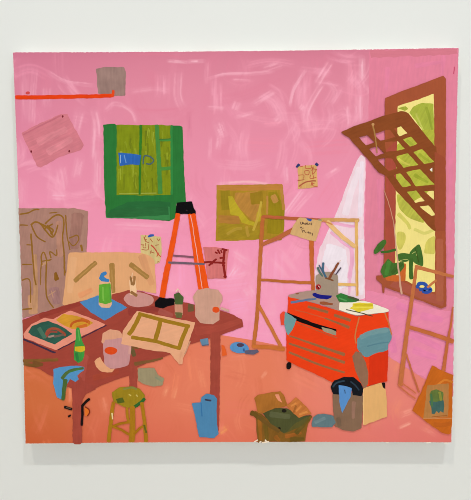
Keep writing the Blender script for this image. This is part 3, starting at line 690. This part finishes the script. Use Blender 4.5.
p = Part(); p.stroke((30, 22, 20), T('K20', 45,253, 112,272), 2.8); p.stroke((98, 76, 60), T('K20', 60,256, 100,264), 0.9); p.stroke((30, 22, 20), T('K20', 78,345, 102,330), 2)
cl = p.build('black_clamp', painting, 'black clamp gripping the left table leg')
p = Part(); p.stroke((26, 16, 18), T('K20', 214,235, 212,330, 205,424), 2.5); p.stroke((24, 16, 14), T('K20', 212,240, 245,205, 280,178), 2.6); p.build('clamp_bar', cl, 'black bar')
p = Part(); p.poly((224, 112, 40), T('K20', 232,255, 262,268, 280,300, 262,334, 236,335)); p.stroke((130, 44, 20), T('K20', 238,252, 274,275, 280,306, 258,335), 1.2); p.build('clamp_handle', cl, 'orange handle')

p = Part(); p.poly((76, 130, 170), T('E2', 20,116, 64,110, 66,86, 92,68, 130,74, 146,96, 142,150, 146,210, 152,268, 132,290, 90,286, 58,286, 46,240, 38,190), var=0.05)
bb = p.build('blue_jug', painting, 'blue jug on the floor beside the right table leg')
p = Part(); p.stroke((60, 60, 80), T('E2', 85,97, 116,102), 1.8); p.build('jug_handle', bb, 'dark handle slot')
p = Part(); p.stroke((56, 112, 160), T('E2', 66,112, 70,180), 1.2); p.build('jug_edge', bb, 'darker blue edge')

# stool
OC = (162, 116, 26)
p = Part(); p.poly((150, 124, 28), T('E1', 90,62, 128,36, 182,30, 230,44, 256,76, 246,115, 205,140, 150,134, 98,106), var=0.12)
st = p.build('olive_stool', painting, 'olive stool in front of the table')
p = Part(); p.poly((80, 92, 30), T('E1', 110,94, 145,86, 156,110, 118,116)); p.stroke((46, 98, 44), T('E1', 202,134, 235,112, 254,92), 3, 3.4); p.stroke((196, 176, 90), T('E1', 176,70, 186,78), 1.2); p.stroke((190, 170, 90), T('E1', 212,74, 220,82), 1.2); p.stroke((130, 130, 60), T('E1', 150,44, 190,36, 215,46), 2); p.build('seat_marks', st, 'dark green marks on the seat')
for a, w1, w2 in ((T('E1', 98,110, 86,200, 74,306), 3.6, 3.8), (T('E1', 192,134, 194,220, 190,306), 5.4, 6), (T('E1', 240,112, 254,210, 262,306), 3.4, 3.8), (T('E1', 166,138, 168,180, 176,215), 3, 2.6)):
    p = Part(); p.stroke((166, 116, 24), a, w1, w2); p.build('stool_leg', st)
for a in (T('E1', 92,232, 130,218, 172,210), T('E1', 96,232, 140,250, 176,272), T('E1', 258,225, 230,240, 202,268)):
    p = Part(); p.stroke((164, 110, 20), a, 2.2, 2.6); p.build('stretcher', st)
p = Part(); p.stroke((226, 206, 150), T('E1', 92,165, 94,195), 1.2); p.build('leg_mark', st, 'cream dab on the left leg')
p = Part(); p.stroke((96, 92, 30), T('E1', 252,225, 262,262), 2); p.build('leg_mark', st, 'dark dab on the right leg')

# cardboard box
p = Part(); p.poly((126, 86, 32), T('K21', 58,180, 100,200, 200,292, 240,300, 382,205, 396,210, 375,250, 362,290, 355,361, 250,364, 150,362, 76,368, 68,300, 66,235), var=0.14, ang=70)
for a, c, w in ((T('K21', 85,235, 95,350), (150, 92, 32), 4), (T('K21', 120,260, 130,350), (110, 84, 30), 5), (T('K21', 240,330, 330,310), (156, 92, 36), 4), (T('K21', 180,330, 200,355), (150, 92, 34), 5), (T('K21', 270,350, 345,345), (106, 80, 30), 5), (T('K21', 300,310, 375,225), (104, 84, 34), 5)):
    p.stroke(c, a, w, w*0.7, var=0.2)
bx = p.build('cardboard_box', painting, 'open brown cardboard box at bottom centre')
p = Part(); p.poly((76, 78, 44), T('K21', 104,195, 170,165, 246,165, 330,216, 382,205, 320,260, 230,312, 204,296, 150,255), var=0.1)
p.poly((92, 84, 40), T('K21', 300,250, 390,205, 330,270, 240,310)); p.dot((32, 28, 20), T('K21', 230,180)[0], 2.4, 2); p.dot((36, 32, 20), T('K21', 202,284)[0], 1.6, 1.6); p.stroke((90, 92, 60), T('K21', 150,200, 260,215), 6, 5, var=0.14); p.build('box_inside', bx, 'dark green inside')
p = Part(); p.poly((166, 104, 42), T('K21', 56,104, 76,86, 140,74, 208,65, 230,88, 252,150, 210,160, 170,165, 102,196, 76,192), var=0.14, ang=80); p.poly((226, 142, 110), T('K21', 176,84, 198,82, 218,132, 198,122)); p.build('box_flap', bx, 'tan left flap')
p = Part(); p.poly((190, 112, 54), T('K21', 244,152, 270,128, 300,100, 350,145, 392,196, 355,206, 318,222, 282,192), var=0.14, ang=40)
for a in (T('K21', 270,150, 300,135), T('K21', 300,180, 330,150), T('K21', 320,200, 365,185)): p.stroke((210, 132, 66), a, 2)
p.stroke((160, 96, 44), T('K21', 285,190, 300,150), 2); p.build('box_flap', bx, 'orange tan right flap')
p = Part(); p.stroke((104, 76, 30), T('K21', 36,190, 58,200, 78,222), 5, 4); p.stroke((110, 80, 34), T('K21', 78,215, 140,262, 200,300), 4, 4); p.build('box_flap', bx, 'dark front flap')
p = Part()
for a in (T('K21', 55,362, 75,352), T('K21', 100,366, 140,362), T('K21', 118,350, 128,362), T('K21', 85,366, 95,360)):
    p = Part(); p.stroke((238, 214, 190), a, 1.3); p.build('bare_canvas_dab', painting, 'bare canvas showing under the cardboard box')

# ---- red tool chest
RD = (230, 62, 20)
p = Part(); p.poly(RD, [(288.2,296.4), (298,299), (310,302), (330,308), (346,313), (357,316), (372,314.4), (388.4,312), (388,345), (387,381), (376,383.4), (368,386), (352,385), (332,382), (310,371.4), (298,366), (286.4,360), (286.2,335), (287.4,311)], var=0.05, ang=20)
p.poly((212, 50, 18), [(369,356), (388,350), (387,381), (376,383.4), (368.6,385.6)], var=0.05)
p.poly((226, 74, 50), T('K6', 0,232, 20,212, 36,215, 34,300, 6,302), var=0.05)
ch = p.build('red_tool_chest', painting, 'red tool chest with grey drawer lines beside the bin')
p = Part(); p.poly((170, 138, 124), [(288.4,295), (297,292.6), (307,290.5), (318,290.6), (330,292), (340,293.6), (357,299), (375,304), (388,309.6), (388.4,311.6), (372,314), (357,315.6), (345,312.6), (330,307.5), (310,301.5), (297,298.8), (289,297)], var=0.07, ang=15)
p.dot((140, 88, 60), T('K6', 116,92)[0], 1.8, 0.9); p.build('chest_top', ch, 'grey top')
p = Part(); p.poly((240, 226, 206), [(339,303), (343,300.2), (366,301), (375,304), (388.6,309.6), (388.4,311.6), (372,313.8), (357,315.2), (345,312), (338.6,309.4)], var=0.04, ang=10); p.build('white_paper', ch, 'white paper on top')
p = Part()
for a, w, w2 in ((T('K6', 188,178, 320,216), 2.6, 2.8), (T('K6', 365,235, 471,270), 2.8, 3), (T('K6', 300,255, 460,315), 1.4, 2.6), (T('D3', 38,48, 180,98, 312,142), 1.4, 3.2), (T('D3', 35,86, 180,136, 312,182), 2, 2.8), (T('D3', 35,130, 180,190, 312,232), 2.2, 2), (T('D3', 300,-8, 335,6), 3, 3)):
    p.stroke((152, 98, 60), a, w, w2, amp=0.15)
p.stroke((204, 84, 46), T('K6', 100,200, 200,225, 300,255), 1); p.stroke((190, 86, 50), T('K6', 110,285, 240,335, 380,388), 1)
p.build('drawer_lines', ch, 'grey brown drawer lines')
p = Part(); p.poly((14, 10, 10), T('K6', 46,216, 110,242, 240,293, 380,332, 378,352, 290,336, 200,306, 110,274, 60,240), amp=0.2); p.build('drawer_gap', ch, 'black open drawer gap')
p = Part(); p.poly((156, 146, 122), T('K6', 278,316, 330,326, 378,346, 376,372, 330,358, 288,342)); p.build('drawer_front', ch, 'grey patch at the drawer gap')
p = Part(); p.poly((108, 150, 152), T('K6', 34,214, 70,235, 112,264, 84,330, 56,374, 40,350, 28,290), var=0.05); p.build('chest_handle', ch, 'teal handle at left')
p = Part(); p.poly((98, 138, 146), [(357.4,339), (360,336.6), (367,331.4), (380,328), (388,328), (390.6,333), (391.4,338), (388,344), (387,350), (376,353), (366,357), (361,353.4), (357.4,348)], True, var=0.06, ang=15)
p.stroke((110, 146, 150), T('K7', 205,385, 280,352, 385,335), 4.6, 5, var=0.05); p.stroke((84, 124, 136), T('K7', 250,445, 330,425, 390,415), 1.2); p.build('towel_roll', ch, 'teal roll on the chest side')
p = Part(); p.stroke((196, 116, 64), T('K7', 196,248, 168,370, 176,425), 1.3); p.build('edge_trim', ch, 'tan edge line')
p = Part(); p.stroke((196, 112, 62), T('K7', 368,222, 392,290, 412,365), 1.3); p.build('edge_trim', ch, 'tan edge line at right')
p = Part(); p.poly((20, 14, 14), T('D3', 22,190, 32,180, 45,183, 46,205, 36,217, 23,214)); p.build('caster', ch, 'black caster')
p = Part(); p.poly((142, 102, 78), T('D3', 350,148, 370,124, 396,132, 420,185, 432,235, 430,290, 410,312, 388,270, 368,225), var=0.08); p.build('brown_bag', painting, 'brown shape against the chest above the bin')

# things on the chest
p = Part(); p.poly((158, 138, 120), T('K8', 148,240, 200,214, 240,206, 292,208, 356,236, 358,400, 340,432, 290,436, 240,428, 150,396), var=0.05)
pot = p.build('brush_pot', painting, 'grey pot full of paintbrushes on the red tool chest')
p = Part(); p.dot((168, 40, 42), T('K8', 172,348)[0], 2.6, 2.7); p.stroke((70, 20, 26), T('K8', 162,340, 176,366), 0.9); p.stroke((220, 190, 180), T('K8', 172,338, 184,350), 0.8); p.build('red_label', pot, 'red round label')
for a, w, w2, c in ((T('K8', 163,165, 190,215, 212,246), 2.2, 1.8, (84, 108, 100)), (T('K8', 180,142, 215,205, 246,262), 1.3, 2, (76, 100, 122)), (T('K8', 218,120, 216,190, 246,265), 2.2, 2, (66, 98, 122)),
                    (T('K8', 362,120, 320,190, 274,266), 2, 2.8, (132, 72, 46)), (T('K8', 384,165, 334,230), 1.4, 1.2, (88, 76, 90))):
    p = Part(); p.stroke(c, a, w, w2)
    if c[0] == 132: p.stroke((122, 74, 44), T('K8', 240,262, 312,286), 1.6); p.stroke((226, 200, 190), T('K8', 366,112, 382,98), 1)
    p.build('paintbrush', pot, {84: 'grey green brush', 76: 'slim blue grey brush', 66: 'slate blue brush', 132: 'brown brush', 88: 'thin grey brush'}[c[0]])
p = Part(); p.poly((26, 28, 122), T('K6', 216,92, 234,82, 262,96, 306,102, 350,104, 342,118, 312,130, 246,120, 220,108)); p.build('blue_rag', painting, 'navy blue rag in front of the brush pot')
p = Part(); p.stroke((92, 112, 146), T('K6', 74,150, 160,136, 242,125), 2.4, 1.8); p.build('palette_knife', painting, 'blue grey palette knife on the chest top')
p = Part(); p.poly((150, 82, 50), T('K6', 265,146, 290,142, 330,154, 356,158, 352,168, 300,166, 268,160)); p.build('brown_tool', painting, 'brown dab in front of the brush pot')
p = Part(); p.poly((52, 118, 54), T('K7', 38,106, 72,86, 112,100, 150,118, 188,130, 180,144, 112,152, 60,146), var=0.12); p.stroke((70, 86, 50), T('K7', 120,112, 190,134), 2.4); p.stroke((84, 150, 84), T('K7', 60,120, 110,140), 1.4); p.build('green_rag', painting, 'green rag at the right of the brush pot')
p = Part(); p.poly((222, 200, 52), T('K7', 150,156, 200,150, 288,156, 292,190, 240,202, 195,216, 128,190, 150,176), var=0.1, ang=10); p.stroke((236, 216, 80), T('K7', 150,186, 285,182), 1); p.stroke((204, 180, 40), T('K7', 160,166, 285,168), 1.6); p.build('yellow_sponge', painting, 'yellow sponge on the white paper')
p = Part(); p.stroke((72, 72, 48), T('K7', 108,198, 190,216, 284,242), 0.9); p.build('thin_brush', painting, 'thin dark brush across the chest corner')

# ---- bin and neighbours
p = Part(); p.poly((130, 100, 78), T('K5', 47,150, 52,260, 60,352, 110,374, 180,384, 228,362, 234,260, 238,155, 140,140), var=0.08)
p.stroke((148, 110, 92), T('K5', 180,200, 175,300), 4, 3, var=0.12); p.stroke((116, 92, 72), T('K5', 80,300, 90,350), 5, 4, var=0.12)
bn = p.build('rubbish_bin', painting, 'brown bin with black rim standing before the red chest')
p = Part(); p.poly((20, 22, 28), T('K5', 34,104, 56,64, 118,42, 180,44, 226,84, 240,122, 228,162, 172,156, 168,120, 120,104, 86,104, 88,152, 50,150), amp=0.2)
p.stroke((44, 62, 76), T('K5', 48,104, 70,80, 120,66), 1.6); p.stroke((40, 56, 70), T('K5', 160,70, 195,100, 212,125), 1.4); p.build('bin_rim', bn, 'black rim')
p = Part(); p.poly((86, 138, 196), T('K5', 84,94, 120,98, 166,110, 160,166, 138,205, 122,240, 106,268, 92,215, 86,150), var=0.05); p.stroke((40, 50, 60), T('K5', 122,122, 124,144), 0.8); p.build('bin_bag', bn, 'blue bag hanging over the rim')
p = Part(); p.poly((222, 170, 108), T('K5', 240,116, 290,96, 350,78, 376,110, 384,160, 390,290, 330,312, 240,345, 236,230), var=0.05)
p.stroke((232, 184, 124), T('K5', 240,118, 240,340), 0.9); pn = p.build('tan_panel', painting, 'small tan panel leaning right of the bin')
p = Part(); p.poly((26, 18, 18), T('K5', 356,78, 376,76, 378,118, 362,106)); p.build('black_corner', pn, 'black corner')
p = Part(); p.poly((94, 118, 124), T('E3', 148,214, 158,184, 175,172, 212,168, 256,178, 268,212, 250,236, 200,234, 150,232), var=0.08); p.stroke((110, 132, 136), T('E3', 165,210, 215,190), 3, 3); p.build('grey_pouch', painting, 'blue grey pouch on the floor left of the bin')

# ---- window at right
BR = (160, 80, 50)
p = Part()
p.poly((238, 218, 132), [(396.4,105.4), (415,99.8), (434.4,93), (434.9,145), (435.6,200), (435.4,292.6), (428,293), (418,287), (405,281.6), (395,277), (394,262), (394,190), (396,140)], amp=0.2, var=0.05)
p.poly((164, 172, 62), T('A4', 165,345, 185,315, 230,295, 285,300, 290,400, 297,460, 270,468, 262,462, 215,410), var=0.16, ang=60)
p.poly((162, 168, 60), T('A4', 108,322, 128,316, 148,312, 160,325, 142,336), var=0.16)
p.stroke((182, 184, 84), T('A4', 200,350, 220,400, 240,445), 2, 1.4, var=0.16); p.stroke((148, 158, 52), T('A4', 250,320, 265,370, 280,430), 3, 2, var=0.16)
p.poly((176, 178, 62), T('B4', 80,60, 180,-40, 296,-40, 296,235, 240,290, 180,320, 95,240), var=0.2, ang=50)
p.stroke((196, 190, 78), T('K3', 120,262, 160,290, 200,300), 3, 2, var=0.25); p.stroke((156, 164, 50), T('K3', 230,370, 280,400, 320,420), 4, 2, var=0.25); p.stroke((160, 166, 52), T('K3', 260,230, 300,260, 330,280), 3, 2, var=0.2); p.stroke((158, 164, 54), T('K3', 180,140, 220,170), 3, 2, var=0.2)
p.poly((180, 178, 70), T('B4', 105,285, 140,300, 180,330, 215,370, 240,420, 200,415, 150,390, 115,350), True, var=0.2, ang=60); p.stroke((206, 196, 96), T('B4', 110,380, 150,420, 170,455), 4, 3, var=0.1)
p.poly((206, 196, 92), T('C4', 105,5, 130,0, 146,15, 142,55, 118,88, 104,60), True, var=0.16); p.poly((206, 194, 92), T('C4', 250,50, 270,30, 292,26, 292,104, 262,108, 240,100), True, var=0.12); p.stroke((214, 204, 110), T('C4', 190,-15, 240,5, 285,-10), 3, 3)
p.poly((238, 226, 214), T('K3', 322,328, 360,312, 360,360), var=0.05)
view = p
p = Part()
p.poly(BR, [(384.8,98.5), (400,92), (420,84.6), (443,76), (445.4,79), (445.6,84), (445.4,150), (445.4,230), (446,306), (441,308.6), (424,302), (384.4,287), (384,292.6), (382.4,293), (381.6,284), (376.4,280), (376,275.6), (383.4,275), (384,240), (384.6,180), (384.4,120)],
       amp=0.3, holes=[[(397.4,106.2), (415,100.6), (433.5,94), (434,145), (434.8,200), (434.6,291.6), (428,292), (418,286), (405,280.6), (396,276), (395,262), (395,190), (397,140)]], var=0.06)
p.poly((166, 74, 58), [(386,150), (396.6,140), (395.4,200), (394.8,255), (390,270), (385.2,262), (385.4,190)], var=0.08)
p.poly((166, 84, 66), [(389,286), (396,279), (420,290), (434,294), (444,300), (442,306), (424,300)], ang=15, var=0.07)
p.stroke((172, 92, 66), [(439.5, 240), (439.5, 300)], 7, 7, var=0.06)
rw = p.build('brown_window', painting, 'tall brown framed window in the side wall')
view.build('window_view', rw, 'yellow light and green leaves outside the window')

# plant on the sill
LF = (66, 104, 42)
p = Part(); p.poly((196, 98, 42), T('K4', 104,272, 140,262, 172,262, 205,200, 214,205, 210,290, 160,296, 110,290), var=0.08)
pl = p.build('potted_plant', painting, 'leafy plant in an orange pot on the window sill')
for k, a in enumerate((T('K4', 44,142, 64,102, 98,78, 110,92, 86,130, 56,150), T('K4', 80,240, 92,210, 120,176, 146,200, 202,192, 206,215, 180,250, 140,264, 96,276), T('K4', 232,146, 276,102, 294,130, 304,206, 284,212, 250,190), T('K4', 164,166, 182,149, 228,150, 248,172, 228,190, 180,190))):
    p = Part(); p.poly(LF, a, k != 1, var=0.14)
    if k == 2: p.stroke((190, 190, 110), T('K4', 244,150, 262,140, 268,160), 0.5); p.stroke((60, 84, 30), T('K4', 262,120, 280,195), 1.0)
    if k == 3: p.stroke((190, 190, 110), T('K4', 182,185, 215,180, 230,188), 0.5)
    if k == 1: p.stroke((70, 124, 50), T('K4', 110,260, 125,190), 4, 4, var=0.16); p.stroke((60, 92, 36), T('K4', 140,250, 190,200), 3.4, 4, var=0.16)
    p.build('leaf', pl)
for a, w in ((T('K4', 84,140, 120,138, 160,128), 2.4), (T('K4', 240,178, 238,230, 242,280), 4)):
    p = Part(); p.stroke((62, 98, 38), a, w); p.build('stem', pl)

# lattice shutter
LT = (134, 70, 34)
holes = [T('K2', 190,180, 250,162, 305,212, 240,238),
         T('K2', 308,150, 390,125) + T('K3', 60,68, 98,112, 42,132) + T('K2', 355,200),
         T('K2', 268,268, 330,247, 380,300, 318,322),
         [(378,160), (384.7,158.6)] + T('K3', 80,262, 110,325, 55,340) + [(384.6,167)],
         T('K3', 95,60, 140,45, 180,90, 130,108), T('K3', 155,132, 205,115, 248,160, 200,180), T('K3', 36,152, 115,145, 160,195, 105,208, 40,212),
         T('K3', 105,250, 185,228, 250,300, 155,318), T('K3', 225,218, 280,200, 358,280, 295,295), T('K3', 330,335, 350,320, 350,352), T('K3', 92,372, 135,362, 205,440, 150,450),
         T('K3', 180,352, 265,335, 358,432, 240,443), T('B4', 155,270, 200,265, 240,315, 195,322), T('B4', 240,268, 287,265, 287,308), T('B4', 220,345, 262,338, 295,385, 275,390)]
p = Part()
p.poly(LT, [(340.6,132.4), (352,127), (365,122.6), (384.7,115.6), (400,111.4), (405,111.6), (408,113.6), (421,130), (433.8,145.6), (436,147), (437,231), (434.6,231), (430,228), (414,210), (396,191), (386,176), (378.3,172.3), (365.6,157), (349,138)], amp=0.3, holes=[[tuple(np.mean(h, 0)+(np.array(q)-np.mean(h, 0))*1.07) for q in h] for h in holes], ang=20, var=0.10)
p.poly((154, 74, 48), T('B4', 292,70, 345,100, 345,465, 300,466, 292,440), var=0.05)
sh = p.build('lattice_shutter', painting, 'brown lattice shutter propped open from the window')
p = Part(); p.stroke((168, 122, 66), T('K2', 296,80, 315,180, 328,300), 1.6, 1); p.dot((190, 140, 90), T('K2', 296,74)[0], 1.6, 1.4); p.build('stay_rod', sh, 'thin ochre stay')
p = Part(); p.stroke((196, 140, 112), [(383.5,190), (389,205), (393.7,225)], 0.7, 0.8); p.stroke((206, 160, 134), [(393.7,224), (395.6,244), (397.5,263), (401.3,294)], 0.9, 2); p.build('pull_cord', rw, 'pale cord')

# blue tape on the sill
p = Part(); p.stroke((48, 82, 160), T('K4', 272,328, 280,308, 305,306, 320,320, 308,336, 284,338), 3.6); p.stroke((44, 78, 160), T('K4', 306,340, 326,328, 342,340, 322,350, 300,346), 3.6); p.build('tape_roll', painting, 'two blue tape rolls on the window sill'); 

# right stretcher frame
p = Part(); W2 = (190, 108, 62)
p.stroke(W2, T('K4', 268,212, 250,340, 236,440) + T('D4', 158,0, 135,170, 120,295), 3.2, 5, amp=0.2)
rf = p.build('stretcher_frame', painting, 'bare wooden stretcher frame leaning under the brown window')
p = Part(); p.stroke((192, 112, 66), T('K4', 270,220, 360,244, 460,270), 4, 2.8); p.build('rail', rf, 'top rail')
p = Part(); p.stroke((192, 104, 58), T('D4', 165,4, 270,36, 384,76), 3.6, 4.6, amp=0.2); p.build('rail', rf, 'middle rail')
p = Part(); p.stroke((190, 102, 58), T('C4', 384,375, 372,470) + T('D4', 355,90, 336,222), 1.4, 4); p.build('post', rf, 'right post')
p = Part(); p.stroke((190, 112, 66), T('K4', 372,288, 325,325), 2.4); p.build('brace', rf, 'short upper brace')
p = Part(); p.stroke((190, 104, 64), T('D4', 150,138, 180,230, 214,330), 1.8); p.build('brace', rf, 'thin lower brace')
p = Part(); p.stroke((202, 110, 72), T('D4', 108,292, 150,330, 195,362), 1.4); p.stroke((202, 110, 72), T('D4', 130,285, 200,335), 1.2); p.build('rail', rf, 'thin bottom rail')

# orange canvas leaning
p = Part(); p.poly((192, 98, 28), T('D4', 280,195, 330,222, 384,244) + [(452.3,380), (451.6,425)] + T('E4', 374,262, 360,271, 330,264, 260,215, 180,152) + T('D4', 225,330), var=0.10, ang=60)
oc = p.build('orange_canvas', painting, 'orange canvas with a green blue block leaning at lower right')

q = Part(); q.stroke((206, 120, 44), T('D4', 300,300, 340,270, 383,280), 2.2, 2); q.build('orange_stroke', oc, 'lighter orange stroke')
q = Part(); q.stroke((182, 92, 28), T('E4', 290,220, 330,224, 370,215), 5, 4, var=0.1); q.build('orange_stroke', oc, 'darker orange stroke')
p = Part(); p.poly((176, 120, 66), T('D4', 254,295, 300,292, 362,285, 362,370, 358,452) + T('E4', 236,190) + T('D4', 245,380), var=0.12); p.stroke((196, 130, 80), T('E4', 235,190, 375,190), 1); p.build('tan_rectangle', oc, 'tan rectangle')
p = Part(); p.poly((96, 114, 56), T('D4', 266,340, 276,322, 300,315, 334,330, 336,380, 300,400, 268,380), var=0.16); p.poly((64, 98, 92), T('D4', 264,372, 300,380, 336,368, 342,400, 336,434, 322,424, 314,436, 300,424, 290,440, 276,438, 274,410), var=0.16)
p.stroke((136, 136, 56), T('D4', 315,330, 325,370), 2.4); p.stroke((70, 110, 70), T('D4', 275,340, 280,400), 2); p.stroke((160, 90, 40), T('E4', 280,182, 355,176), 0.8); p.build('colour_block', oc, 'green and teal brush block')
for a in (T('E4', 50,310, 60,310), T('E4', 250,312, 272,311), T('E4', 340,313, 360,314)):
    p = Part(); p.stroke((244, 226, 212), a, 1.2); p.build('bare_canvas_dab', painting, 'bare canvas showing at the lower right edge')

# ------------------------------------------------------------------ light
w = bpy.data.worlds.new('World'); sc.world = w; w.use_nodes = True
bg = w.node_tree.nodes['Background']; bg.inputs['Color'].default_value = (0.985, 1.0, 1.015, 1); bg.inputs['Strength'].default_value = 0.73
def lamp(name, loc, power, target, size, colr, angle):
    l = bpy.data.lights.new(name, 'SPOT'); l.energy = power; l.shadow_soft_size = size; l.color = colr; l.spot_size = math.radians(angle); l.spot_blend = 1.0
    o = bpy.data.objects.new(name, l); col.objects.link(o); o.location = loc
    d = Vector(target)-Vector(loc); o.rotation_euler = d.to_track_quat('-Z', 'Y').to_euler(); return o
for s, cl in ((-1, (1, 0.95, 0.84)), (1, (0.95, 1.0, 1.02))):
    lamp('track_spot', (s*1.95, -4.1, ZC+8.9), 950, (s*0.1, 0, ZC-1.3), 0.14, cl, 46)

l = bpy.data.lights.new('front_fill', 'AREA'); l.energy = 20; l.size = 2.6; l.color = (0.97, 1.0, 1.0)  # unseen fill lamp behind the camera, added to lift the lower right wall
o = bpy.data.objects.new('front_fill', l); col.objects.link(o); o.location = (2.2, -4.6, 0.9)
o.rotation_euler = (Vector((0.9, 0, 0.5))-Vector(o.location)).to_track_quat('-Z', 'Y').to_euler()

# ------------------------------------------------------------------ camera and view
cam = bpy.data.cameras.new('Camera'); co = bpy.data.objects.new('Camera', cam); col.objects.link(co)
cam.sensor_fit = 'VERTICAL'; cam.sensor_height = 24; cam.sensor_width = 24*471/500; cam.lens = F*24/500; cam.clip_start = 0.05
from mathutils import Matrix
mm = Matrix([list(M[i]) + [float(CAM[i])] for i in range(3)] + [[0, 0, 0, 1]]); co.matrix_world = mm
sc.camera = co
sc.cycles.filter_width = 0.95
sc.view_settings.view_transform = 'Standard'; sc.view_settings.look = 'None'; sc.view_settings.exposure = 0; sc.view_settings.gamma = 1
